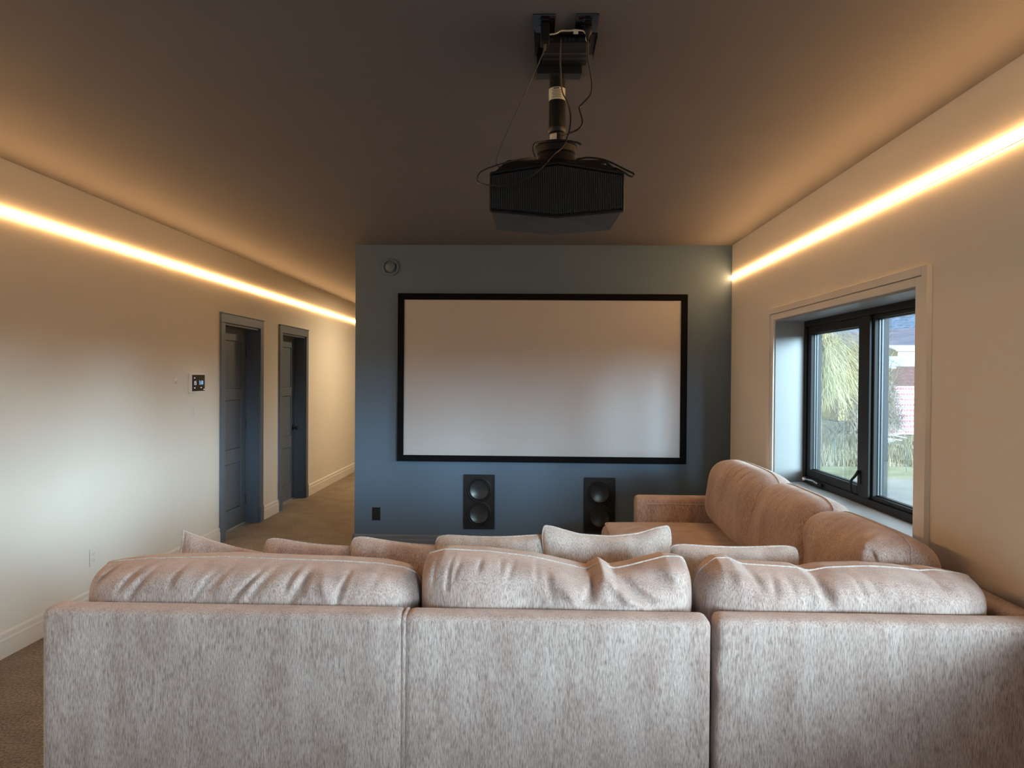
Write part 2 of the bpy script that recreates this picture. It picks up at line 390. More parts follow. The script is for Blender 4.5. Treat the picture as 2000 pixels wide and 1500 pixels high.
# ---- doors (recessed into the wall, three flat panels)
def door(name, y0, y1, knob_far):
    e = struct(empty(name, (XL, (y0+y1)/2, 0)))
    ex, ey = XL, (y0+y1)/2
    def B(mb, nm, bev=0.0, m=M['navy_trim']):
        mb.v = [(p[0]-ex, p[1]-ey, p[2]) for p in mb.v]
        return mb.build(nm, m, e, bev=bev)
    th = 0.020
    PB = 0.163
    B(MB().box(ex, ex+th, y0, y0+CW, PB, DTOP-CW), 'casing', 0.003); B(MB().box(ex, ex+th, y1-CW, y1, PB, DTOP-CW), 'casing', 0.003)
    B(MB().box(ex, ex+th, y0, y1, DTOP-CW, DTOP), 'head_casing', 0.003)
    B(MB().box(ex, ex+th+0.008, y0-0.008, y1+0.008, DTOP, DTOP+0.010), 'casing_cap', 0.002)
    for a, b in ((y0-0.006, y0+CW+0.002), (y1-CW-0.002, y1+0.006)):
        B(MB().box(ex, ex+th+0.006, a, b, 0, PB), 'plinth_block', 0.003)
    ja, jb = y0+CW, y1-CW; jz = DTOP-CW
    j = MB().box(ex-0.18, ex, ja, ja+0.018, 0, jz).box(ex-0.18, ex, jb-0.018, jb, 0, jz).box(ex-0.18, ex, ja, jb, jz-0.018, jz)
    B(j, 'jamb')
    st = MB().box(ex-0.128, ex-0.116, ja+0.018, ja+0.03, 0, jz-0.018).box(ex-0.128, ex-0.116, jb-0.03, jb-0.018, 0, jz-0.018).box(ex-0.128, ex-0.116, ja+.018, jb-.018, jz-0.03, jz-0.018)
    B(st, 'door_stop')
    la, lb, lz = ja+0.021, jb-0.021, jz-0.022; xf = ex-0.130; xb = ex-0.166
    sw = 0.115                                       # stile width
    rails = [(0.012, 0.20), (0.665, 0.81), (1.31, 1.42), (1.91, lz)]
    lf = MB().box(xb, xf, la, la+sw, 0.012, lz).box(xb, xf, lb-sw, lb, 0.012, lz)
    for a, b in rails: lf.box(xb, xf, la+sw, lb-sw, a, b)
    lf.box(xb, xb+0.006, la+sw, lb-sw, 0.05, lz-0.05)
    leaf = B(lf, 'leaf', 0.003)
    for (a, b), (c_, d_) in zip(rails[:-1], rails[1:]):
        p = MB().box(xb+0.006, xf-0.009, la+sw+0.004, lb-sw-0.004, b+0.004, c_-0.004)
        p.v = [(q[0]-ex, q[1]-ey, q[2]) for q in p.v]; p.build('panel', M['navy_trim'], leaf)
    ky = (lb-0.06) if knob_far else (la+0.06)
    kn = MB().lathe([(0.032, 0), (0.032, 0.006), (0.012, 0.010), (0.011, 0.034), (0.022, 0.042), (0.028, 0.054), (0.024, 0.064), (0.0, 0.066)], 24, (0, 0, 0), 'x', cap=False)
    kn.v = [(p[0]+xf-ex, p[1]+ky-ey, p[2]+0.90) for p in kn.v]
    k = kn.build('knob', M['blackmetal'], e)
    for hz in (0.25, 1.05, 1.8):
        hy = la+0.004 if knob_far else lb-0.004
        h = MB(); h.tube([(xf-ex+0.004, hy-ey, hz-0.045), (xf-ex+0.004, hy-ey, hz+0.045)], 0.006, 10); h.build('hinge', M['blackmetal'], e)
    return e
door('door_1', *D1, False)
door('door_2', *D2, True)

# ---- windows: deep white reveal, dark frame, crank sash on the far side, fixed light on the near side
def window(name, y0, y1):
    e = struct(empty(name, (XR, y0, WZ0)))
    def B(mb, nm, m, bev=0.0, parent=None):
        mb.v = [(p[0]-XR, p[1]-y0, p[2]-WZ0) for p in mb.v]
        return mb.build(nm, m, parent or e, bev=bev)
    xi = 1.955; W = y1-y0; z0, z1 = WZ0, WZ1
    # lining boards of the reveal
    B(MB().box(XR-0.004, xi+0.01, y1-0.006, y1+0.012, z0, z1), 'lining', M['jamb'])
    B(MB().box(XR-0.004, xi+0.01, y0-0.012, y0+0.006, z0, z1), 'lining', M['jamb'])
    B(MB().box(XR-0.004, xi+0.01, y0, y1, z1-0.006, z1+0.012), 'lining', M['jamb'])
    B(MB().box(XR-0.026, xi+0.01, y0-0.006, y1+0.006, z0-0.024, z0), 'sill', M['white_trim'], 0.004)
    c = 0.112; th = 0.018; g_ = 0.004; bw = 0.045
    B(MB().box(XR-th, XR, y0-c+bw+g_, y0-0.006, z0-0.13, z1+0.045), 'casing', M['cream_trim'], 0.002)
    B(MB().box(XR-th, XR, y1+0.006, y1+c-bw-g_, z0-0.13, z1+0.045), 'casing', M['cream_trim'], 0.002)
    B(MB().box(XR-th, XR, y0-0.006, y1+0.006, z1+0.006, z1+0.045), 'head_casing', M['cream_trim'], 0.002)
    B(MB().box(XR-th, XR, y0-0.006, y1+0.006, z0-0.13, z0-0.026), 'apron', M['cream_trim'], 0.003)
    B(MB().box(XR-th-0.008, XR, y0-c, y0-c+bw, z0-0.13, z1+0.09), 'casing_band', M['cream_trim'], 0.002)
    B(MB().box(XR-th-0.008, XR, y1+c-bw, y1+c, z0-0.13, z1+0.09), 'casing_band', M['cream_trim'], 0.002)
    B(MB().box(XR-th-0.008, XR, y0-c+bw, y1+c-bw, z1+0.045+g_, z1+0.09), 'casing_band', M['cream_trim'], 0.002)
    # frame
    fo = 0.045; ym = y0+0.93; mw = 0.115
    fr = MB().box(xi, xi+0.11, y1-fo, y1, z0, z1).box(xi, xi+0.11, y0, y0+fo, z0, z1)
    fr.box(xi, xi+0.11, y0+fo, y1-fo, z0, z0+fo).box(xi, xi+0.11, y0+fo, y1-fo, z1-fo, z1)
    B(fr, 'frame', M['winframe'], 0.003)
    if W < 2.5: cuts = [ym]; kinds = [('fixed_sash', 0.014, 0.022), ('sash', 0.012, 0.055)]
    else: cuts = [y0+W/3, y0+2*W/3]; kinds = [('fixed_sash', 0.014, 0.022)]*3
    for yc in cuts: B(MB().box(xi-0.004, xi+0.11, yc-mw/2, yc+mw/2, z0+fo, z1-fo), 'mullion', M['winframe'], 0.003)
    edges = [y0+fo]+[t for yc in cuts for t in (yc-mw/2, yc+mw/2)]+[y1-fo]
    for q, (nm, sx, sw) in enumerate(kinds):
        a, b = edges[2*q], edges[2*q+1]
        sm = MB(); za, zb = z0+fo, z1-fo; xs = xi+sx
        sm.box(xs, xs+0.07, b-sw, b, za, zb).box(xs, xs+0.07, a, a+sw, za, zb).box(xs, xs+0.07, a+sw, b-sw, za, za+sw).box(xs, xs+0.07, a+sw, b-sw, zb-sw, zb)
        so = B(sm, nm, M['winframe'], 0.004)
        gx = xs+0.045; ga, gb, gc, gd = a+sw, b-sw, za+sw, zb-sw
        bead = MB(); t_ = 0.006
        for off in (0.0, 0.016):
            bead.box(gx-0.02+off, gx-0.012+off, gb-t_, gb, gc, gd).box(gx-0.02+off, gx-0.012+off, ga, ga+t_, gc, gd)
            bead.box(gx-0.02+off, gx-0.012+off, ga, gb, gc, gc+t_).box(gx-0.02+off, gx-0.012+off, ga, gb, gd-t_, gd)
        bo = MB(); bo.v = [(p[0]-XR, p[1]-y0, p[2]-WZ0) for p in bead.v]; bo.f = bead.f; bo.sm = bead.sm
        bo.build('spacer_bead', M['spacer'], so)
        for off in (-0.016, 0.0):
            g = MB(); g.v = [(gx+off-XR, yy-y0, zz-WZ0) for yy, zz in ((ga, gc), (gb, gc), (gb, gd), (ga, gd))]; g.f = [(0, 1, 2, 3)]; g.sm = [False]
            g.build('pane', M['glass'], so)
    if W > 2.5: return e
    # crank and latch
    cr = B(MB().box(xi-0.018, xi, y1-0.36, y1-0.11, z0+0.012, z0+0.038), 'crank_base', M['winframe'], 0.006)
    k = MB(); k.tube([(xi-0.022, y1-0.33, z0+0.032), (xi-0.034, y1-0.27, z0+0.046), (xi-0.034, y1-0.16, z0+0.040), (xi-0.030, y1-0.115, z0+0.034)], 0.006, 8)
    k.lathe([(0.0, 0), (0.013, 0.003), (0.015, 0.016), (0.010, 0.026), (0, 0.028)], 14, (xi-0.032, y1-0.115, z0+0.024), 'z', cap=False)
    B(k, 'crank_handle', M['chrome'])
    lt = MB().box(xi-0.008, xi, ym+mw/2-0.03, ym+mw/2-0.005, z0+0.12, z0+0.20)
    lt.tube([(xi-0.012, ym+mw/2-0.012, z0+0.195), (xi-0.022, ym+mw/2+0.002, z0+0.165), (xi-0.034, ym+mw/2+0.028, z0+0.135), (xi-0.036, ym+mw/2+0.034, z0+0.10), (xi-0.030, ym+mw/2+0.036, z0+0.055)], 0.009, 8, r_end=0.006)
    B(lt, 'latch_handle', M['black'])
    return e
for i, (a, b) in enumerate(WIN): window('window_%d' % (i+1), a, b)

# ---- light lines in the long walls
def led(name, x, sgn, y0, y1, label):
    e = empty(name, (x, y0, LED_Z)); L = y1-y0
    MB().box(0, sgn*0.003, 0, L, -0.0185, 0.0185).build('profile', M['alu'], e)
    MB().box(sgn*0.003, sgn*0.0100, 0, L, -0.0150, 0.0150).build('diffuser', M['led'], e)
    return tag(e, label, 'light strip')
led('light_strip', XL, 1, 0.9, 12.0, 'thin warm glowing light line along the left wall above the two doors')
led('light_strip', XR, -1, 0.9, YF-0.005, 'thin warm glowing light line along the right wall above the window')

# ================================================================== SCREEN WALL FITTINGS
e = empty('projection_screen', ((-1.198+1.362)/2, YF, 0.808)); ex = e.location.x
fx0, fx1, fz0, fz1 = -1.198-ex, 1.362-ex, 0, 1.494; fw, fd = 0.056, 0.045
for a in ((fx0, fx1, fz1-fw, fz1, 'top_bar'), (fx0, fx1, fz0, fz0+fw, 'bottom_bar')):
    MB().box(a[0], a[1], -fd, -0.006, a[2], a[3]).build(a[4], M['black_velvet'], e, bev=0.003)
for a in ((fx0, fx0+fw), (fx1-fw, fx1)):
    MB().box(a[0], a[1], -fd, -0.006, fz0+fw, fz1-fw).build('side_bar', M['black_velvet'], e, bev=0.003)
MB().box(fx0+fw-0.01, fx1-fw+0.01, -fd+0.012, -fd+0.016, fz0+fw-0.01, fz1-fw+0.01).build('screen_surface', M['screen'], e)
for x in (fx0+0.3, fx1-0.3): MB().box(x-0.05, x+0.05, -0.03, -0.001, fz1-0.05, fz1-0.01).build('wall_bracket', M['blackmetal'], e)
tag(e, 'large blank projection screen in a black velvet frame on the navy wall', 'screen')

def speaker(cx, z0, label):
    e = empty('wall_speaker', (cx, YF, z0)); W, Hh = 0.277, 0.488
    MB().box(-W/2, W/2, -0.012, 0, 0, Hh).build('baffle', M['black'], e, bev=0.003)
    rim = MB().box(-W/2, W/2, -0.016, -0.012, Hh-0.012, Hh).box(-W/2, W/2, -0.016, -0.012, 0, 0.012).box(-W/2, -W/2+0.012, -0.016, -0.012, 0.012, Hh-0.012).box(W/2-0.012, W/2, -0.016, -0.012, 0.012, Hh-0.012)
    rim.build('rim', M['black'], e, bev=0.001)
    for cz in (0.352, 0.138):
        wo = MB().lathe([(0.112, 0), (0.112, 0.005), (0.105, 0.010), (0.099, 0.010), (0.096, 0.008), (0.093, 0.012), (0.088, 0.0165), (0.083, 0.0165), (0.079, 0.012)], 48, (0, -0.012, cz), 'y', cap=False).build('woofer', M['black'], e)
        prof = [(0.080*t/10, 0.0015+0.0125*(t/10)**2) for t in range(10, -1, -1)]
        MB().lathe(prof, 48, (0, -0.012, cz), 'y', cap=False).build('cone', M['cone'], wo)
    for sx in (-1, 1):
        for sz in (0.012, Hh/2, Hh-0.012):
            MB().lathe([(0.004, 0), (0.004, 0.0015), (0, 0.002)], 10, (sx*(W/2-0.008), -0.016, sz), 'y', cap=False).build('screw', M['grey_plastic'], e)
    return tag(e, label, 'speaker')
speaker(-0.465, 0.204, 'black two-cone speaker set low in the navy wall, fully in view')
speaker(0.607, 0.188, 'black two-cone speaker set low in the navy wall, half hidden by the sofa seat')

def outlet(loc, rz, m, label, cat='outlet', kind='socket', rx=0.0, name='wall_outlet'):
    e = empty(name, loc, (rx, 0, rz))
    MB().box(-0.037, 0.037, -0.006, 0, -0.0585, 0.0585).build('cover_plate', m, e, bev=0.002)
    if kind == 'socket':
        for z in (0.021, -0.021):
            s = MB().box(-0.017, 0.017, -0.008, -0.006, z-0.015, z+0.015).build('socket', m, e, bev=0.0008)
            sl = MB().box(-0.008, -0.0065, -0.0083, -0.0078, z-0.003, z+0.006).box(0.0065, 0.008, -0.0083, -0.0078, z-0.003, z+0.006).box(-0.002, 0.002, -0.0083, -0.0078, z-0.010, z-0.006)
            sl.build('slot', M['ink'], s)
    else:
        MB().box(-0.016, 0.016, -0.009, -0.006, -0.033, 0.033).build('rocker', m, e, bev=0.002)
    return tag(e, label, cat)
outlet((-1.391, YF, 0.328), 0, M['black'], 'black wall outlet low on the navy screen wall', )
outlet((XL, 4.556, 0.352), R(90), M['white_plastic'], 'white outlet low on the left wall, just above the sofa cushion')
outlet((XL, 5.941, 1.247), R(90), M['white_plastic'], 'white light switch on the left wall under the display panel', 'switch', 'rocker', name='light_switch')
# round sensor
tag(MB().lathe([(0.022, 0), (0.022, 0.007), (0.017, 0.012), (0, 0.013)], 28, (XL, 5.64, 1.513), 'x', cap=False).build('wall_sensor', M['white_plastic']),
    'small round white sensor on the left wall beside the display panel', 'sensor')
# display panel
e = empty('control_panel', (XL, 5.965, 1.492), (0, 0, R(90)))
MB().box(-0.130, 0.130, -0.026, 0, -0.084, 0.084).build('housing', M['white_plastic'], e, bev=0.005)
dp = MB().box(-0.108, 0.118, -0.028, -0.026, -0.068, 0.072).build('display', M['disp'], e, bev=0.001)
def text(s, size, x, z, m, parent, name, sx=1.0):
    cu = bpy.data.curves.new(name, 'FONT'); cu.body = s; cu.size = size; cu.extrude = 0.0004; cu.align_x = 'CENTER'; cu.align_y = 'CENTER'; cu.resolution_u = 3
    t = bpy.data.objects.new(name, cu); C.objects.link(t)
    me = bpy.data.meshes.new_from_object(t); bpy.data.objects.remove(t); bpy.data.curves.remove(cu)
    for v in me.vertices: x_, y_, z_ = v.co; v.co = (x_*sx+x, -0.0285-z_, y_+z)
    me.materials.clear(); me.materials.append(m)
    o = bpy.data.objects.new(name, me); C.objects.link(o); o.parent = parent; return o
text('15', 0.048, -0.058, 0.0, M['disp_white'], dp, 'digits')
text('5:00', 0.048, 0.050, 0.003, M['disp_blue'], dp, 'digits', 0.92)
for x, z, ww in ((-0.068, 0.045, 0.020), (-0.066, -0.040, 0.022), (0.050, -0.038, 0.022), (0.104, -0.054, 0.022)): MB().box(x-ww/2, x+ww/2, -0.0286, -0.0281, z-0.003, z+0.003).build('mark', M['disp_white'], dp)
tag(e, 'square white wall panel with black display reading 15 and 5:00', 'control panel')
# round air valve
e = empty('air_valve', (-1.273, YF, 2.539))
MB().lathe([(0.062, 0), (0.076, 0.003), (0.078, 0.010), (0.070, 0.018), (0.060, 0.017), (0.054, 0.006)], 48, (0, 0, 0), 'y', cap=False).build('ring', M['navy'], e)
MB().lathe([(0.0, 0.004), (0.054, 0.004)], 40, (0, 0, 0), 'y', cap=False).build('throat', M['navy'], e)
MB().lathe([(0.012, 0.002), (0.012, 0.016), (0.040, 0.018), (0.044, 0.024), (0.036, 0.031), (0, 0.033)], 40, (0, 0, 0), 'y', cap=False).build('disc', M['navy'], e)
tag(e, 'round dark air valve high on the navy wall above the screen corner', 'vent')

# ================================================================== PROJECTOR AND ITS MOUNT
PX, PY = 0.079, 2.62
e = empty('projector_mount', (PX+0.006, PY, CEIL))
def Bm(mb, nm, m=M['blackmetal'], bev=0.0, parent=None):
    mb.v = [(p[0]-PX-0.006, p[1]-PY, p[2]-CEIL) for p in mb.v]; return mb.build(nm, m, parent or e, bev=bev)
Bm(MB().box(-0.002, 0.214, 2.405, 2.56, CEIL-0.005, CEIL).box(-0.002, 0.002, 2.405, 2.56, CEIL-0.022, CEIL-0.005).box(0.210, 0.214, 2.405, 2.56, CEIL-0.022, CEIL-0.005), 'ceiling_plate', bev=0.001)
Bm(MB().box(0.006, 0.176, 2.56, 2.765, CEIL-0.008, CEIL).box(0.172, 0.176, 2.60, 2.765, CEIL-0.016, CEIL-0.008), 'rear_plate', bev=0.001)
Bm(MB().box(0.008, 0.172, 2.552, 2.60, CEIL-0.075, CEIL-0.008), 'channel', bev=0.002)
Bm(MB().lathe([(0.029, 2.745-0.01), (0.029, 2.62), (0.0265, 2.618), (0.0265, 2.40)], 28, (PX+0.006, PY, 0)), 'inner_pole')
Bm(MB().lathe([(0.0265, 2.640), (0.0310, 2.632), (0.0310, 2.492), (0.0330, 2.490), (0.0330, 2.474), (0.0300, 2.470), (0.0265, 2.468)], 32, (PX+0.006, PY, 0), cap=False), 'sleeve')
def wrap_label(r, za, zb, a0, a1, nm):
    n = 14; vs = []
    for z in (za, zb):
        for i in range(n+1):
            a = a0+(a1-a0)*i/n; vs.append((PX+0.006+r*math.sin(a), PY-r*math.cos(a), z))
    mb = MB(); mb.add(vs, [(i, i+1, n+2+i, n+1+i) for i in range(n)], True); return mb
lb = Bm(wrap_label(0.0316, 2.588, 2.632, -1.45, 1.2, ''), 'paper_label', M['label'])
ln = MB()
for i in range(7):
    t = wrap_label(0.0319, 2.594+i*0.0045, 2.5955+i*0.0045, -0.75+0.1*(i % 3), 0.45-0.12*(i % 2), ''); ln.add(t.v, t.f, True)
t = wrap_label(0.0319, 2.6255, 2.6290, -0.5, 0.2, ''); ln.add(t.v, t.f, True)
Bm(ln, 'print', M['ink'], parent=lb)
Bm(wrap_label(0.0270, 2.440, 2.464, -1.4, -0.05, ''), 'paper_label', M['label'])
Bm(MB().lathe([(0.078, 2.424), (0.080, 2.421), (0.078, 2.418), (0.073, 2.416), (0.073, 2.392), (0.066, 2.386), (0.070, 2.374), (0.074, 2.356), (0.060, 2.338)], 40, (PX+0.006, PY, 0)), 'swivel_hub')
Bm(MB().lathe([(0.0265, 2.434), (0.034, 2.432), (0.034, 2.424)], 28, (PX+0.006, PY, 0), cap=False), 'pole_collar')
tag(e, 'black projector pole mount with paper labels hanging from the ceiling', 'mount')

e = empty('projector', (PX, PY, 2.22))
def Bp(mb, nm, m=M['black'], bev=0.0, parent=None):
    mb.v = [(p[0]-PX, p[1]-PY, p[2]-2.22) for p in mb.v]; return mb.build(nm, m, parent or e, bev=bev)
def hull(pts):
    bm = bmesh.new()
    for p in pts: bm.verts.new(p)
    r = bmesh.ops.convex_hull(bm, input=bm.verts[:])
    bmesh.ops.delete(bm, geom=[g for g in r['geom_interior'] if isinstance(g, bmesh.types.BMVert)], context='VERTS')
    bmesh.ops.dissolve_limit(bm, angle_limit=R(1), verts=bm.verts[:], edges=bm.edges[:])
    bm.verts.ensure_lookup_table(); bm.verts.index_update()
    mb = MB(); mb.add([tuple(v.co) for v in bm.verts], [[v.index for v in f.verts] for f in bm.faces]); bm.free(); return mb
hw = 0.226
P = []
for sx in (-1, 1):
    P += [(PX+sx*hw, 2.412, 2.137), (PX+sx*hw, 2.412, 2.259), (PX+sx*hw, 2.80, 2.150), (PX+sx*hw, 2.80, 2.262)]
    P += [(PX+sx*0.172, 2.49, 2.334), (PX+sx*0.172, 2.78, 2.334), (PX+sx*0.205, 2.84, 2.170), (PX+sx*0.19, 2.84, 2.25)]
P += [(PX, 2.372, 2.107), (PX, 2.372, 2.281), (PX, 2.86, 2.143), (PX, 2.88, 2.26)]
Bp(hull(P), 'body', M['black'], bev=0.004)
# rear grille: upright ribs on the two angled faces
gr = MB(); N = 36
for sx in (-1, 1):
    for i in range(N):
        t = (i+0.5)/N
        x = PX+sx*hw*t*0.985; y = 2.372+(2.412-2.372)*t; zb = 2.107+0.030*t+0.006; zt = 2.281-0.022*t-0.006
        gr.box(x-0.0019, x+0.0019, y-0.009, y+0.004, zb, zt)
g = Bp(gr, 'rib_grille', M['grey_plastic']); g['kind'] = 'stuff'
tr = MB()
for sx in (-1, 1):
    tr.tube([(PX, 2.366, 2.286), (PX+sx*hw, 2.408, 2.262)], 0.005, 8); tr.tube([(PX, 2.366, 2.104), (PX+sx*hw, 2.408, 2.135)], 0.005, 8)
    tr.tube([(PX+sx*hw, 2.408, 2.135), (PX+sx*hw, 2.408, 2.262)], 0.005, 8)
Bp(tr, 'grille_frame', M['black'])
Bp(MB().box(PX+0.197, PX+0.206, 2.424, 2.425, 2.138, 2.1395), 'badge', M['alu'])
Bp(MB().lathe([(0.055, 0), (0.055, 0.03), (0.048, 0.034), (0.046, 0.012), (0, 0.02)], 32, (PX, 2.905, 2.215), 'y', cap=False), 'lens', M['black_gloss']).rotation_euler = (0, 0, 0)
for x in (0.235, 0.247): Bp(MB().box(PX+x-0.079-0.004, PX+x-0.079+0.004, 2.452, 2.458, 2.300, 2.308), 'connector', M['alu'])
tag(e, 'black ribbed projector hanging from the ceiling on a pole', 'projector')

# ceiling sockets, adapters, the little box
for xa, lab in ((0.030, 'black ceiling outlet with a tall power adapter plugged in, left of the mount'), (0.171, 'black ceiling outlet with a small plug, right of the mount')):
    outlet((xa, 2.337, CEIL), 0, M['black_gloss'], lab, rx=R(90), name='ceiling_outlet')
a = empty('power_adapter', (0.034, 2.345, CEIL-0.0085))
MB().box(-0.0145, 0.0145, -0.030, 0.02, -0.062, 0).build('housing', M['black'], a, bev=0.003)
MB().lathe([(0.005, 0), (0.004, -0.012), (0.0025, -0.02)], 12, (0, -0.005, -0.062)).build('strain_relief', M['cable_grey'], a)
tag(a, 'tall black power adapter hanging from the left ceiling outlet', 'adapter')
a = empty('power_plug', (0.176, 2.350, CEIL-0.0085))
MB().lathe([(0.014, 0), (0.016, -0.010), (0.013, -0.022), (0.007, -0.030), (0.0045, -0.045)], 18).build('housing', M['black'], a)
tag(a, 'small black plug in the right ceiling outlet', 'plug')
a = empty('signal_box', (0.108, 2.425, 2.690))
MB().box(-0.079, 0.079, -0.052, 0.125, 0.0, 0.020).build('case', M['black'], a, bev=0.002)
for x in (-0.060, -0.050, -0.005, 0.010, 0.022, 0.045, 0.055): MB().box(x-0.0035, x+0.0035, -0.0535, -0.052, 0.006, 0.013).build('port', M['grey_plastic'], a)
MB().lathe([(0.003, 0), (0.003, 0.0015), (0, 0.002)], 12, (0.068, -0.052, 0.006), 'y', cap=False).build('pilot_light', M['green_led'], a)
MB().box(-0.078, 0.078, 0.02, 0.03, -0.0015, 0.0).build('seam_strip', M['grey_plastic'], a)
MB().box(-0.081, 0.081, 0.055, 0.075, -0.001, 0.045).build('strap', M['blackmetal'], a)
tag(a, 'flat black signal box with ports strapped under the ceiling mount plate', 'box')

def bez(pts, n=7):
    """smooth curve through points (Catmull-Rom)"""
    P_ = [Vector(p) for p in pts]; P_ = [P_[0]*2-P_[1]]+P_+[P_[-1]*2-P_[-2]]; out = []
    for i in range(1, len(P_)-2):
        for k in range(n):
            t = k/n; p0, p1, p2, p3 = P_[i-1:i+3]
            out.append(0.5*((2*p1)+(-p0+p2)*t+(2*p0-5*p1+4*p2-p3)*t*t+(-p0+3*p1-3*p2+p3)*t**3))
    out.append(P_[-2]); return out
def cable(pts, r, m, label, name='cable'):
    return tag(MB().tube(bez(pts), r, 8).build(name, m, auto=False), label, 'cable')
cable([(0.034, 2.340, 2.664), (0.030, 2.337, 2.645), (0.002, 2.36, 2.590), (-0.058, 2.39, 2.471), (-0.102, 2.42, 2.386), (-0.130, 2.45, 2.325), (-0.127, 2.47, 2.305), (-0.11, 2.5, 2.312)], 0.0020, M['cable_grey'],
      'thin grey cable dropping from the power adapter to the projector left side')
cable([(0.090, 2.370, 2.702), (0.087, 2.362, 2.690), (0.088, 2.40, 2.639), (0.098, 2.52, 2.594), (0.118, 2.53, 2.551), (0.130, 2.53, 2.505), (0.125, 2.50, 2.44), (0.102, 2.46, 2.373), (0.065, 2.39, 2.318), (0.013, 2.342, 2.249), (-0.055, 2.345, 2.212), (-0.115, 2.355, 2.206), (-0.169, 2.38, 2.217), (-0.194, 2.41, 2.238), (-0.181, 2.40, 2.265), (-0.12, 2.395, 2.288), (-0.04, 2.43, 2.318), (0.013, 2.48, 2.337)], 0.0026, M['cable_black'],
      'long black cable looping from the signal box across the projector grille')
cable([(0.176, 2.352, 2.688), (0.177, 2.37, 2.672), (0.180, 2.40, 2.650), (0.192, 2.43, 2.617), (0.200, 2.46, 2.586), (0.197, 2.49, 2.562), (0.171, 2.50, 2.534), (0.159, 2.50, 2.518), (0.168, 2.50, 2.485), (0.170, 2.50, 2.461), (0.154, 2.50, 2.443), (0.127, 2.53, 2.442), (0.104, 2.575, 2.450)], 0.0036, M['cable_black'],
      'thick black cable hanging in an S from the right ceiling outlet to the pole')
cable([(0.010, 2.505, 2.338), (-0.003, 2.50, 2.365), (0.001, 2.50, 2.392), (0.020, 2.515, 2.404), (0.050, 2.530, 2.412), (0.105, 2.532, 2.416), (0.150, 2.535, 2.411), (0.171, 2.54, 2.404)], 0.0034, M['cable_black'],
      'black cable curled around the swivel hub above the projector')
cable([(0.150, 2.50, 2.338), (0.193, 2.48, 2.338), (0.250, 2.448, 2.318), (0.320, 2.42, 2.275), (0.341, 2.41, 2.26), (0.331, 2.40, 2.248), (0.301, 2.405, 2.268), (0.280, 2.44, 2.290)], 0.0032, M['cable_black'],
      'black cable loop sticking out past the projector right corner')
wc = empty('extension_lead', (0.11, 2.345, 2.713))
MB().tube(bez([(-0.062, 0.0, -0.009), (-0.04, 0, -0.006), (-0.022, 0, 0.003), (0.0, 0, 0.003), (0.03, 0, 0.004), (0.05, 0, 0.002), (0.060, 0.002, -0.008), (0.062, 0.03, -0.014)]), 0.0026, 8).build('cord', M['cable_white'], wc, auto=False)
MB().box(0.018, 0.034, -0.0035, -0.003, -0.010, 0.006).build('cord_tag', M['label'], wc)
tag(wc, 'short pale cord with a paper tag lying over the signal box', 'cord')

# ================================================================== SECTIONAL SOFA
YS = 2.300; FT = 0.775                    # plane of the sofa back, height of its top
def wavy(seed, amp=0.004, ax=1):
    rs = np.random.RandomState(seed); ks = [(rs.uniform(3, 16), rs.uniform(-3, 3), rs.uniform(0, 6.3)) for _ in range(6)]
    def f(v):
        h_ = v.x if ax == 1 else v.y
        s_ = sum(math.sin(h_*a+v.z*b+c_) for a, b, c_ in ks)*amp/2.2
        v = v.copy(); v[ax] += s_*min(1, max(0, (0.80-v.z)/0.25)); return v
    return f
def feet(e, pts):
    for x, y in pts:
        MB().lathe([(0.022, 0), (0.028, 0.06), (0.028, 0.075)], 16, (x-e.location.x, y-e.location.y, 0)).build('foot', M['wood_foot'], e)
def part_r(e, nm, x0, x1, y0, y1, z0, z1, r, n=(4, 4, 4), fn=None, m=None):
    o = rbox(nm, m or M['fab'], None, x0, x1, y0, y1, z0, z1, r, n, 3, fn)
    me = o.data; ox, oy = e.location.x, e.location.y
    for v in me.vertices: v.co.x -= ox; v.co.y -= oy
    o.parent = e; return o
# -- long left section
e = empty('sofa_section', (-0.52, 2.85, 0))
part_r(e, 'back_panel', -1.645, -0.4205, YS, YS+0.105, 0.06, FT, 0.026, (60, 3, 40), wavy(1, 0.0035))
part_r(e, 'back_panel', -0.4195, 0.594, YS, YS+0.105, 0.06, FT-0.001, 0.026, (50, 3, 40), wavy(2, 0.002))
sp = MB().tube([(-0.42, YS+0.0135, 0.07), (-0.42, YS+0.0135, FT-0.03), (-0.42, YS+0.018, FT-0.018), (-0.42, YS+0.03, FT-0.0135), (-0.42, YS+0.09, FT-0.0135)], 0.0115, 10)
sp.v = [(p[0]-e.location.x, p[1]-e.location.y, p[2]) for p in sp.v]; sp.build('seam_welt', M['fab'], e)
part_r(e, 'base', -1.524, 0.594, YS+0.106, 3.30, 0.06, 0.285, 0.02)
part_r(e, 'arm', -1.645, -1.526, YS+0.106, 3.32, 0.06, 0.57, 0.04, (4, 16, 8))
feet(e, [(-1.6, 2.35), (0.54, 2.35), (-1.6, 3.27), (0.54, 3.25)])
tag(e, 'long taupe chenille sofa section seen from behind, left of the gap', 'sofa')
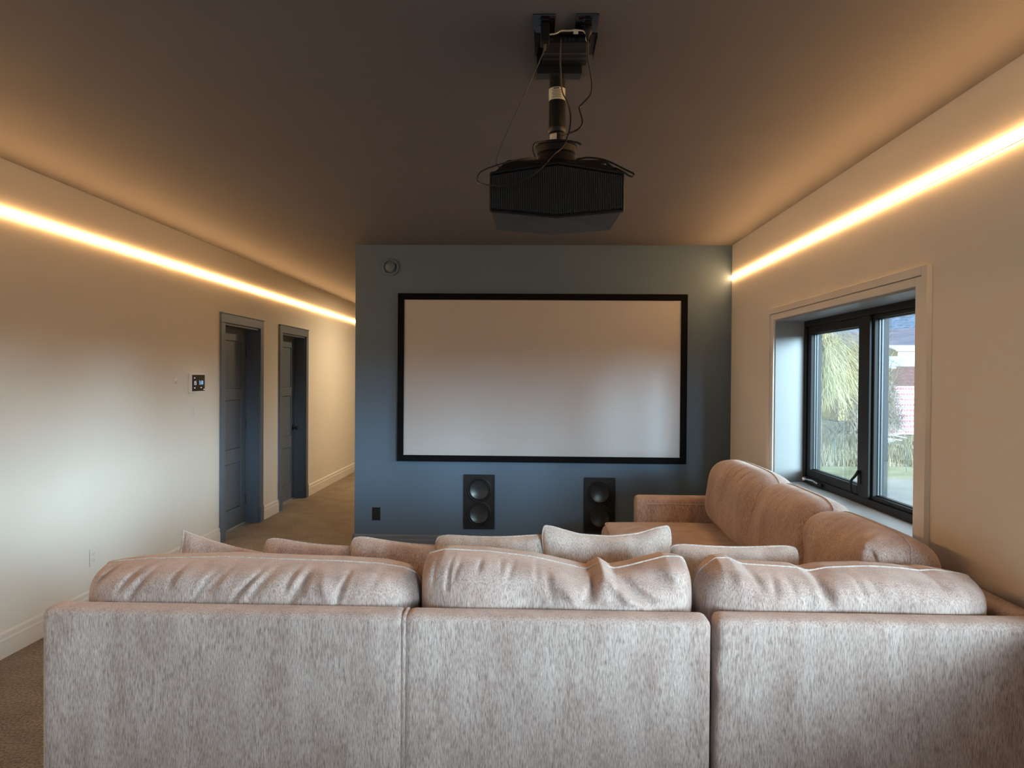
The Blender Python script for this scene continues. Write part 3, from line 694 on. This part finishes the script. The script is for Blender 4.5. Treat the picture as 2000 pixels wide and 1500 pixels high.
# -- corner section
e = empty('sofa_section', (1.16, 2.85, 0))
def flap(v):
    v = wavy(5, 0.003)(v)
    if v.x < 0.66 and v.y < YS+0.06:                                   # lumpy left edge where two sections meet
        v.x += 0.006*math.sin(v.z*11+1.0)-0.010*math.exp(-((v.z-0.60)/0.05)**2)
    return v
part_r(e, 'back_panel', 0.612, 1.728, YS, YS+0.105, 0.06, FT+0.004, 0.026, (50, 3, 40), flap)
part_r(e, 'side_back_panel', 1.625, 1.728, YS+0.106, 3.385, 0.06, FT, 0.026, (3, 20, 16))
part_r(e, 'base', 0.612, 1.624, YS+0.106, 3.385, 0.06, 0.285, 0.02)
feet(e, [(0.66, 2.35), (1.68, 2.35), (0.66, 3.34), (1.68, 3.34)])
tag(e, 'taupe corner sofa section seen from behind, right of the gap, against the wall', 'sofa')
# -- right section below the window
e = empty('sofa_section', (1.16, 4.45, 0))
part_r(e, 'side_back_panel', 1.625, 1.728, 3.395, 5.52, 0.06, FT, 0.026, (3, 30, 12))
part_r(e, 'base', 0.70, 1.624, 3.395, 5.34, 0.06, 0.285, 0.02)
arm = part_r(e, 'arm', 0.800, 1.624, 5.345, 5.52, 0.06, 0.655, 0.035, (14, 4, 10))
pp = []
for x, z in [(0.846, 0.30), (0.846, 0.56), (0.851, 0.588), (0.866, 0.603), (0.892, 0.608), (1.2, 0.608), (1.60, 0.606)]: pp.append((x-1.16, 5.344-4.45, z))
MB().tube(bez(pp, 5), 0.0045, 6).build('piping', M['piping'], arm, auto=False)
feet(e, [(0.75, 3.44), (1.68, 3.44), (0.86, 5.46), (1.68, 5.46)])
tag(e, 'taupe sofa section with low square arm along the right wall under the window', 'sofa')

# -- seat cushions
def seat(x0, x1, y0, y1, z0, z1, label, seed, poly=None, group=None):
    rs = np.random.RandomState(seed); cx, cy = (x0+x1)/2, (y0+y1)/2
    V, Fc = rbox_mesh(x1-x0, y1-y0, z1-z0, 0.06, (24, 24, 4), 4)
    hx, hy = (x1-x0)/2, (y1-y0)/2; vs = []
    for v in V:
        u, q = v.x/hx, v.y/hy; cr = (1-abs(u)**2.2)*(1-abs(q)**2.2)
        z = v.z+0.028*cr*(1 if v.z > 0 else 0)
        bx = 0.030*(1-(2*v.z/(z1-z0))**2)*(abs(u) > 0.9)*np.sign(u)
        vs.append((v.x+bx+0.004*math.sin(v.y*9+seed), v.y, z))
    mb = MB(); mb.add(vs, Fc, True); o = mb.build('seat_cushion', M['fab'], auto=False); o.location = (cx, cy, (z0+z1)/2)
    for sz in (1, -1):
        r_ = 0.05; lp = []
        for (sx, sy, a0) in ((1, 1, 0), (-1, 1, 90), (-1, -1, 180), (1, -1, 270)):
            for k in range(5):
                a = R(a0+k*22.5); lp.append((sx*(hx-r_)+r_*math.cos(a)*0.93, sy*(hy-r_)+r_*math.sin(a)*0.93, sz*((z1-z0)/2-0.014)))
        full = []
        for i in range(len(lp)):
            a, b = Vector(lp[i]), Vector(lp[(i+1) % len(lp)]); n = max(1, int((b-a).length/0.08))
            full += [a.lerp(b, t/n) for t in range(n)]
        MB().tube(full, 0.0048, 6, closed=True).build('piping', M['piping'], o, auto=False)
    return tag(o, label, 'cushion')
seat(0.555, 1.50, 4.385, 5.335, 0.287, 0.478, 'thick taupe seat cushion beside the low sofa arm near the screen wall', 3)
seat(0.575, 1.50, 3.400, 4.378, 0.287, 0.470, 'second taupe seat cushion from the low arm, under the middle wall-side back cushion', 4)
seat(0.625, 1.50, 2.80, 3.393, 0.287, 0.470, 'taupe seat cushion in the corner of the sectional, behind the throw pillows', 5)
seat(-1.515, -0.425, 2.80, 3.36, 0.287, 0.470, 'taupe seat cushion of the long section nearest the left arm', 6)
seat(-0.415, 0.590, 2.80, 3.36, 0.287, 0.470, 'taupe seat cushion of the long section beside the corner section', 8)

# -- back cushions of the long row (we see their backs and crests)
YC = 2.60; TC = 0.37
def clampf(z):           # pressed against the upholstered back, bulging over its top
    return np.where(z < FT, 2.408-YC, 2.408-YC-0.050*smooth((z-FT-0.0)/0.05))
def place_back(pts, x0, x1, folds, seed, label, **kw):
    cx = (x0+x1)/2
    cr = [(x-cx, z-0.44) for x, z in pts]
    fo = [(a-cx, b-0.44, c_-cx, d_-0.44, w_*0.9, h_*1.45, -1) for a, b, c_, d_, w_, h_ in folds]
    o = cushion('back_cushion', M['fab'], x1-x0, 0.45, TC, crest=cr, folds=fo, seed=seed, b=8, c=0.42, clamp=lambda z: clampf(z+0.44), **kw)
    o.location = (cx, YC, 0.44); o['group'] = 'back cushions of the sectional'
    return tag(o, label, 'cushion')
SA = [(-1.66, 0.80), (-1.63, 0.838), (-1.58, 0.858), (-1.412, 0.872), (-1.14, 0.881), (-0.908, 0.875), (-0.716, 0.872), (-0.563, 0.865), (-0.468, 0.851), (-0.40, 0.82)]
rs = np.random.RandomState(5)
FA = []
x = -1.52
while x < -0.45:
    L_ = rs.uniform(0.03, 0.10); dp_ = rs.uniform(0.007, 0.019); wd = rs.uniform(0.009, 0.019)
    FA.append((x, 0.872-rs.uniform(0, .012), x-L_*rs.uniform(0.25, 0.9), 0.868-L_, wd, -dp_))
    if rs.uniform() < 0.5: FA.append((x+0.03, 0.872, x+0.03-L_*0.6, 0.868-L_*0.8, 0.014, 0.005))
    x += rs.uniform(0.035, 0.14)
FA += [(-0.92, 0.872, -0.985, 0.79, 0.016, -0.016), (-0.80, 0.87, -0.80, 0.80, 0.013, -0.012), (-0.74, 0.865, -0.71, 0.80, 0.02, 0.010)]
place_back(SA, -1.625, -0.396, FA, 21, 'taupe back cushion at the left end of the long sofa, smooth long crest', wr=0.006, k=(0.05, 0.12), q=6, a=8)
SB = [(-0.43, 0.83), (-0.392, 0.902), (-0.316, 0.922), (-0.164, 0.917), (0.006, 0.899), (0.119, 0.875), (0.213, 0.853), (0.255, 0.885), (0.300, 0.858), (0.363, 0.871), (0.494, 0.907), (0.55, 0.907), (0.585, 0.885), (0.61, 0.85)]
FB = [(0.255, 0.895, 0.33, 0.81, 0.020, 0.034), (0.33, 0.81, 0.40, 0.765, 0.022, 0.018), (0.225, 0.862, 0.205, 0.805, 0.014, -0.034), (0.205, 0.805, 0.15, 0.79, 0.02, -0.014),
      (0.31, 0.852, 0.41, 0.79, 0.020, -0.034), (0.40, 0.865, 0.50, 0.855, 0.030, -0.026), (0.10, 0.86, 0.16, 0.79, 0.024, 0.014), (0.06, 0.88, 0.075, 0.80, 0.012, -0.014),
      (0.47, 0.89, 0.52, 0.86, 0.02, 0.012)]
x = -0.37
while x < 0.08:
    L_ = rs.uniform(0.02, 0.085); FB.append((x, 0.91, x-L_*rs.uniform(-.1, .45), 0.905-L_, rs.uniform(.007, .013), -rs.uniform(.005, .016))); x += rs.uniform(0.025, 0.085)
place_back(SB, -0.400, 0.584, FB, 33, 'taupe middle back cushion with a deep crumpled fold in its crest', wr=0.005)
SC_ = [(0.60, 0.84), (0.652, 0.882), (0.68, 0.904), (0.726, 0.905), (0.773, 0.883), (0.866, 0.879), (0.977, 0.873), (1.014, 0.860), (1.087, 0.875), (1.234, 0.882), (1.344, 0.877), (1.418, 0.868), (1.472, 0.872), (1.56, 0.860), (1.62, 0.845), (1.66, 0.82)]
FC_ = [(1.005, 0.868, 1.03, 0.80, 0.017, -0.030), (0.985, 0.87, 0.99, 0.79, 0.025, 0.014), (1.06, 0.86, 1.05, 0.79, 0.02, 0.014), (0.85, 0.87, 0.84, 0.82, 0.014, -0.016), (0.78, 0.88, 0.80, 0.84, 0.014, -0.018), (0.72, 0.89, 0.74, 0.85, 0.025, 0.014),
       (1.13, 0.87, 1.15, 0.81, 0.012, -0.014), (1.18, 0.87, 1.20, 0.82, 0.012, -0.010), (1.415, 0.862, 1.43, 0.83, 0.014, -0.010), (0.90, 0.87, 0.91, 0.82, 0.012, -0.010)]
place_back(SC_, 0.600, 1.618, FC_, 45, 'taupe back cushion of the corner section, plump rounded right end', wr=0.005, a=6)

# -- back cushions along the right wall (fronts face the room)
def place_side(y0, y1, h_, seed, label, lean=-9, t_=0.36, x=1.425, z=0.462, folds=(), rz=-90, **kw):
    o = cushion('back_cushion', M['fab'], y1-y0, h_, t_, seed=seed, folds=folds, **kw)
    o.rotation_euler = (R(lean), 0, R(rz)); o.location = (x, (y0+y1)/2, z); o['group'] = 'back cushions of the sectional'
    return tag(o, label, 'cushion')
place_side(4.235, 5.34, 0.525, 51, 'taupe back cushion at the far end by the low sofa arm', wr=0.007, lump=0.010, b=3, k=(0.10, 0.16), q=5,
           folds=[(0.12, 0.50, 0.05, 0.40, 0.02, -0.008, -1), (0.28, 0.49, 0.20, 0.38, 0.02, -0.008, -1)])
place_side(3.50, 4.265, 0.50, 52, 'taupe back cushion with a puckered corner in the middle under the window', wr=0.011, lump=0.010, b=3, k=(0.08, 0.14), q=6, x=1.43)
place_side(2.80, 3.515, 0.478, 53, 'taupe back cushion with a gathered corner tuck, nearest the corner by the wall', wr=0.012, lump=0.012, b=3, k=(0.08, 0.14), q=6, x=1.44,
           folds=[(0.30, 0.40, 0.34, 0.33, 0.012, -0.02, -1), (0.26, 0.42, 0.31, 0.40, 0.010, 0.012, -1)])

# -- throw pillows in front of the row
def pillow(x, y, z, w_, h_, t_, rot, seed, label, m='fab2', **kw):
    o = cushion('throw_pillow', M[m], w_, h_, t_, seed=seed, nu=70, nv=70, a=3.2, b=3.2, c=0.5, k=kw.pop('k', (0.07, 0.07)), q=9, pinch=0.07, wr=0.008, wl=0.05, lump=0.006, pipe=0.0058, **kw)
    o.rotation_euler = [R(a_) for a_ in rot]; o.location = (x, y, z); o['group'] = 'throw pillows on the sectional'
    return tag(o, label, 'pillow')
pillow(-1.395, 3.01, 0.475, 0.46, 0.355, 0.17, (-14, 23, 50), 61, 'taupe throw pillow with its piped corner pointing up by the left arm', 'fab', k=(-0.02, -0.02))
pillow(-0.98, 2.97, 0.445, 0.46, 0.40, 0.16, (-16, 6, 4), 62, 'taupe throw pillow barely showing above the left back cushion', 'fab')
pillow(-0.58, 2.97, 0.445, 0.50, 0.41, 0.16, (-16, 6, 3), 63, 'taupe throw pillow showing a sloping piped edge left of the middle cushion', 'fab')
pillow(-0.155, 2.98, 0.465, 0.53, 0.42, 0.15, (-14, -1, 0), 64, 'beige throw pillow with wavy piped edge behind the middle back cushion')
pillow(0.335, 2.95, 0.465, 0.57, 0.465, 0.15, (-12, -1, 1), 65, 'beige throw pillow standing tallest in the row, both top corners raised',
       crest=[(-0.30, 0.47), (-0.23, 0.468), (-0.12, 0.445), (0.02, 0.438), (0.14, 0.445), (0.22, 0.462), (0.30, 0.466)])
pillow(0.865, 2.94, 0.455, 0.56, 0.41, 0.15, (-12, 0, 0), 66, 'beige throw pillow with a straight piped edge at the right of the row')

# ================================================================== OUTSIDE
GZ = -3.0
M['grass'] = mat('winter_grass', (0.232, 0.197, 0.133), 0.9, 0.1, noise=(0.6, 0.3))
M['lawn'] = mat('green_verge', (0.209, 0.209, 0.122), 0.9, 0.1, noise=(0.8, 0.25))
M['gravel'] = mat('pale_gravel', (0.232, 0.226, 0.217), 0.9, 0.1, noise=(0.5, 0.18))
M['bark'] = mat('grey_bark', (0.116, 0.093, 0.07), 0.9, 0.1, noise=(3, 0.3))
M['willow'] = mat('golden_willow_twigs', (0.383, 0.325, 0.186), 0.8, 0.1, noise=(0.8, 0.2))
M['twig'] = mat('bare_brown_twigs', (0.232, 0.197, 0.157), 0.9, 0.1, noise=(0.8, 0.3))
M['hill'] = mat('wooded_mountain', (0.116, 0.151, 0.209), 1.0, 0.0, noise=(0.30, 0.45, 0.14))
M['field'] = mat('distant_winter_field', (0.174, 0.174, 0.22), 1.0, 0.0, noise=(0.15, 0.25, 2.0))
M['metalroof'] = mat('pale_metal_roof', (0.36, 0.429, 0.51), 0.5, 0.4, noise=(0.5, 0.05))
M['brownroof'] = mat('brown_shingle_roof', (0.157, 0.087, 0.081), 0.8, 0.2, noise=(2, 0.2))
M['whitewall'] = mat('white_siding', (0.435, 0.441, 0.452), 0.6, 0.2, noise=(1, 0.04))
M['ochre'] = mat('ochre_siding', (0.36, 0.267, 0.099), 0.7, 0.2, noise=(1, 0.08))
M['yellowwall'] = mat('pale_yellow_siding', (0.406, 0.383, 0.244), 0.7, 0.2, noise=(1, 0.05))
M['lumberwrap'] = mat('pale_pink_lumber', (0.441, 0.348, 0.36), 0.7, 0.2, noise=(3, 0.06))
M['redend'] = mat('red_painted_board_ends', (0.36, 0.116, 0.139), 0.7, 0.2, noise=(3, 0.15))
M['postgrey'] = mat('fence_post_steel', (0.081, 0.099, 0.087), 0.6, 0.4, noise=(5, 0.1))
M['debris'] = mat('weathered_white_boards', (0.394, 0.406, 0.418), 0.8, 0.2, noise=(3, 0.1))

# ground with a pale drive near the house and rough grass beyond
def sheet(name, m, x0, x1, y0, y1, z, amp, seed, nx=50, ny=50):
    r_ = np.random.RandomState(seed); xs = np.linspace(x0, x1, nx); ys = np.linspace(y0, y1, ny)
    ks = [(r_.uniform(.1, .7), r_.uniform(.1, .7), r_.uniform(0, 6.3)) for _ in range(6)]
    vs = [(x, y, z+amp*sum(math.sin(x*a+y*b+c_) for a, b, c_ in ks)/2.4) for x in xs for y in ys]
    fs = [(i*ny+j, (i+1)*ny+j, (i+1)*ny+j+1, i*ny+j+1) for i in range(nx-1) for j in range(ny-1)]
    mb = MB(); mb.add(vs, fs, True); return struct(mb.build(name, m, auto=False))
sheet('ground', M['grass'], 2.6, 700, -250, 700, GZ-0.12, 0.05, 3)
sheet('driveway', M['gravel'], 3.0, 32, -25, 32.5, GZ, 0.03, 4, 40, 60)
sheet('verge', M['lawn'], 3.0, 60, 32.5, 37, GZ, 0.06, 5, 60, 12)
# rough bank: dry grass tufts
def tufts(name, m, n, x0, x1, y0, y1, hmin, hmax, seed):
    r_ = np.random.RandomState(seed); mb = MB(); vs = []; fs = []
    for _ in range(n):
        x, y, h_ = r_.uniform(x0, x1), r_.uniform(y0, y1), r_.uniform(hmin, hmax); dx, dy = r_.uniform(-.3, .3, 2)*h_; a = r_.uniform(0, 3.14); w_ = 0.035
        o = len(vs); c_, s_ = math.cos(a)*w_, math.sin(a)*w_
        vs += [(x-c_, y-s_, GZ-.1), (x+c_, y+s_, GZ-.1), (x-s_, y+c_, GZ-.1), (x+dx, y+dy, GZ+h_)]; fs += [(o, o+1, o+3), (o+1, o+2, o+3), (o+2, o, o+3)]
    mb.add(vs, fs); return mb.build(name, m)
tag(tufts('dry_grass', M['grass'], 12000, 14, 34, 37, 56, 0.10, 0.5, 8), 'tall dry winter grass on the rough ground beyond the verge', 'grass', kind='stuff')

def blob_ridge(name, m, pts, depth, seed):
    """mountain flank: ridge polyline (x, y, z) falling towards the viewer"""
    r_ = np.random.RandomState(seed); vs = []; fs = []; n = len(pts); k = 10
    for i, (x, y, z) in enumerate(pts):
        dx, dy = -x, -y; L_ = math.hypot(dx, dy); dx /= L_; dy /= L_
        for j in range(k):
            t = j/(k-1); hh = (z-GZ)*(1-t)**1.25+GZ-0.5
            vs.append((x+dx*depth*t, y+dy*depth*t, hh+r_.uniform(-1, 1)*z*0.02*(0 < j < k-1)))
    for i in range(n-1):
        for j in range(k-1): fs.append((i*k+j, (i+1)*k+j, (i+1)*k+j+1, i*k+j+1))
    mb = MB(); mb.add(vs, fs, True); return struct(mb.build(name, m, auto=False))
blob_ridge('mountain', M['hill'], [(900*math.sin(a), 900*math.cos(a), 155+25*math.sin(a*9)) for a in np.linspace(-0.1, 0.95, 40)], 420, 3)
blob_ridge('far_field', M['field'], [(400*math.sin(a), 400*math.cos(a), 27+2*math.sin(a*14)) for a in np.linspace(-0.1, 0.95, 40)], 220, 4)

def tree(name, x, y, h_, rad, m, n, seed, label, cat, droop=0.6, trunk=True, group=None, segs=4, r0=0.03, zmin=0.05):
    e = empty(name, (x, y, GZ-0.1)); r_ = np.random.RandomState(seed)
    if trunk:
        tk = MB(); tk.tube([(0, 0, 0), (0.05, 0, h_*0.25), (-0.05, 0.05, h_*0.5), (0.1, 0, h_*0.75)], 0.22, 8, r_end=0.07)
        for _ in range(9):
            a = r_.uniform(0, 6.28); z = h_*r_.uniform(.25, .6); q = rad*r_.uniform(.4, .8)
            tk.tube([(0, 0, z), (q*.4*math.cos(a), q*.4*math.sin(a), z+h_*.18), (q*math.cos(a), q*math.sin(a), z+h_*.26)], 0.08, 6, r_end=0.03)
        tk.build('trunk', M['bark'], e)
    vs = []; fs = []
    for _ in range(n):
        a = r_.uniform(0, 6.28); u = r_.uniform(-.35 if not trunk else -0.1, 1); q = rad*math.sqrt(max(0, 1-u*u))*r_.uniform(.3, 1.0)**.5
        zc = h_*(0.5+0.45*u) if trunk else h_*(0.32+0.62*max(0, u))
        p = Vector((q*math.cos(a), q*math.sin(a), zc)); dirv = Vector((math.cos(a)*r_.uniform(-.3, 1), math.sin(a)*r_.uniform(-.3, 1), r_.uniform(-.2, 1.0))); dirv.normalize()
        st = h_*r_.uniform(.05, .10); w_ = r0*r_.uniform(.5, 1.2)
        o = len(vs); zl = zmin*r_.uniform(.75, 1.45) if zmin > 1 else zmin
        for s_ in range(segs+1):
            ww = w_*(1-s_/(segs+.6))
            sd = Vector((-math.sin(a), math.cos(a), 0))*ww; ud = Vector((0, 0.3, 1)).cross(sd).normalized()*ww*0.8
            vs += [p-sd, p+sd, p+ud]
            dirv = (dirv+Vector((0, 0, -droop*0.5))+Vector(r_.uniform(-.25, .25, 3))).normalized(); p = p+dirv*st
            if p.z < zl: p.z = zl; w_ *= 0.3
        for s_ in range(segs):
            b = o+3*s_; fs += [(b, b+1, b+4, b+3), (b+1, b+2, b+5, b+4), (b+2, b, b+3, b+5)]
    mb = MB(); mb.add(vs, fs); c_ = mb.build('crown' if trunk else 'branches', m, e); c_['kind'] = 'stuff'
    return tag(e, label, cat, group)
tree('willow_tree', 18.2, 45, 7.6, 1.55, M['willow'], 3200, 1, 'golden leafless willow seen through the left window pane', 'tree', droop=0.8, segs=6, r0=0.020, zmin=3.2)
tree('bare_tree', 23.0, 49, 7.0, 1.9, M['twig'], 900, 2, 'bare grey-brown tree right of the golden willow', 'tree', droop=0.3)
tree('shrub', 21.2, 47, 3.6, 1.9, M['twig'], 900, 12, 'bare bushy shrub at the foot of the willow', 'shrub', trunk=False)
tree('shrub', 24.2, 51, 3.4, 1.9, M['twig'], 900, 13, 'bare shrub just left of the window mullion', 'shrub', trunk=False)
tree('shrub', 27.9, 56, 4.3, 1.15, M['twig'], 900, 14, 'bare tangled shrub standing left of the pink lumber stack', 'shrub', trunk=False)
tree('shrub', 26.0, 54, 3.6, 1.6, M['twig'], 900, 15, 'bare shrub behind the window mullion', 'shrub', trunk=False)

def house(name, x, y, W, Dp, zb, eave, ridge, wall, roof, label, rz=0, over=0.5, win=(), cat='house'):
    e = empty(name, (x, y, zb), (0, 0, R(rz)))
    MB().box(-W/2, W/2, -Dp/2, Dp/2, 0, eave).add([(-W/2, -Dp/2, eave), (-W/2, Dp/2, eave), (-W/2, 0, ridge-.1), (W/2, -Dp/2, eave), (W/2, Dp/2, eave), (W/2, 0, ridge-.1)], [(0, 1, 2), (3, 5, 4), (0, 2, 5, 3), (1, 4, 5, 2)]).build('wall', wall, e)
    x0, x1 = -W/2-over, W/2+over; sl = (ridge-eave)/(Dp/2); yo = Dp/2+over; ze = eave-over*sl
    for s_ in (-1, 1):
        mb = MB(); mb.add([(x0, s_*yo, ze), (x1, s_*yo, ze), (x1, 0, ridge), (x0, 0, ridge), (x0, s_*yo, ze+.18), (x1, s_*yo, ze+.18), (x1, 0, ridge+.18), (x0, 0, ridge+.18)], [(0, 1, 2, 3), (7, 6, 5, 4), (0, 4, 5, 1), (1, 5, 6, 2), (2, 6, 7, 3), (3, 7, 4, 0)])
        mb.build('roof_slope', roof, e)
    for wx, wz, ww, wh in win:
        f = MB().box(wx-ww/2, wx+ww/2, -Dp/2-.06, -Dp/2+.02, wz, wz+wh).build('window', M['white_trim'], e)
        MB().box(wx-ww/2+.08, wx+ww/2-.08, -Dp/2-.075, -Dp/2-.06, wz+.08, wz+wh-.08).build('pane', M['disp'], f)
    return tag(e, label, cat)
house('house', 46.5, 90, 12.5, 9, GZ, 4.9, 7.35, M['whitewall'], M['metalroof'], 'house with a pale blue metal roof beyond the lumber stack', win=[(-4.3, 2.6, 1.1, 1.5), (-1.5, 2.6, 1.1, 1.5)])
house('house_wing', 43.9, 79.5, 10, 7, GZ, 4.0, 5.9, M['whitewall'], M['brownroof'], 'low building with a brown shingle roof in front of the metal-roofed house', rz=-14, win=[(-3.6, 2.0, 1.0, 1.4), (-1.4, 2.0, 1.0, 1.4)])
house('barn', 65, 122, 9, 8, GZ, 9.4, 10.3, M['yellowwall'], M['whitewall'], 'pale yellow building farthest behind the metal-roofed house')
house('shed', 36.6, 81, 5.5, 5, GZ, 6.0, 7.1, M['ochre'], M['whitewall'], 'ochre building with a white roof between the willow and the mullion', win=[(-0.5, 3.0, 1.0, 1.2)])
house('farmhouse', 182.5, 352, 5.2, 5, 21.4, 1.6, 2.8, M['whitewall'], M['whitewall'], 'tiny white farmhouse on the distant field below the mountain')

e = empty('lumber_stack', (31.9, 60, GZ-0.05))
for i in range(9):
    z = i*0.455
    ly = MB().box(-2.0, 3.6, 0, 1.6, z, z+0.44).build('layer', M['lumberwrap'], e, bev=0.02)
    rb = MB(); x = -1.8+0.1*(i % 3)
    while x < 3.4:
        ww = rnd.uniform(0.10, 0.20)
        rb.box(x, x+ww, -0.02, 0.02, z+0.13, z+0.32); x += ww+rnd.uniform(0.04, 0.11)
    q = rb.build('board_ends', M['redend'], ly); q['kind'] = 'stuff'
tag(e, 'tall stack of pinkish lumber with rows of red board ends outside', 'lumber')

e = empty('wire_fence', (18.6, 35, GZ-0.05))
pf = [(-0.16, 0.0), (0.20, -0.9), (-0.9, 2.2), (-1.7, 4.6)]
for dx, dy in pf: MB().tube([(dx, dy, 0), (dx, dy, 1.32)], 0.028, 6).build('post', M['postgrey'], e)
wr_ = MB(); so = sorted(pf)
for zz in (0.35, 0.8, 1.25):
    for (a, b), (c_, d_) in zip(so[:-1], so[1:]): wr_.tube([(a, b, zz), (c_, d_, zz)], 0.005, 4)
wr_.build('wire', M['postgrey'], e)
tag(e, 'thin wire fence with slim dark posts in the dry grass', 'fence')
e = empty('board_pile', (24.9, 49.5, GZ-0.05))
for i in range(7):
    a = rnd.uniform(-.5, .5); b = MB().box(-0.7, 0.7, -0.07, 0.07, 0, 0.05).build('board', M['debris'], e)
    b.rotation_euler = (rnd.uniform(-.2, .2), rnd.uniform(-.12, .25), a); b.location = (rnd.uniform(-.7, .7), rnd.uniform(-.4, .4), 0.15+0.10*i)
tag(e, 'small pile of loose white boards on the dry grass outside', 'boards')
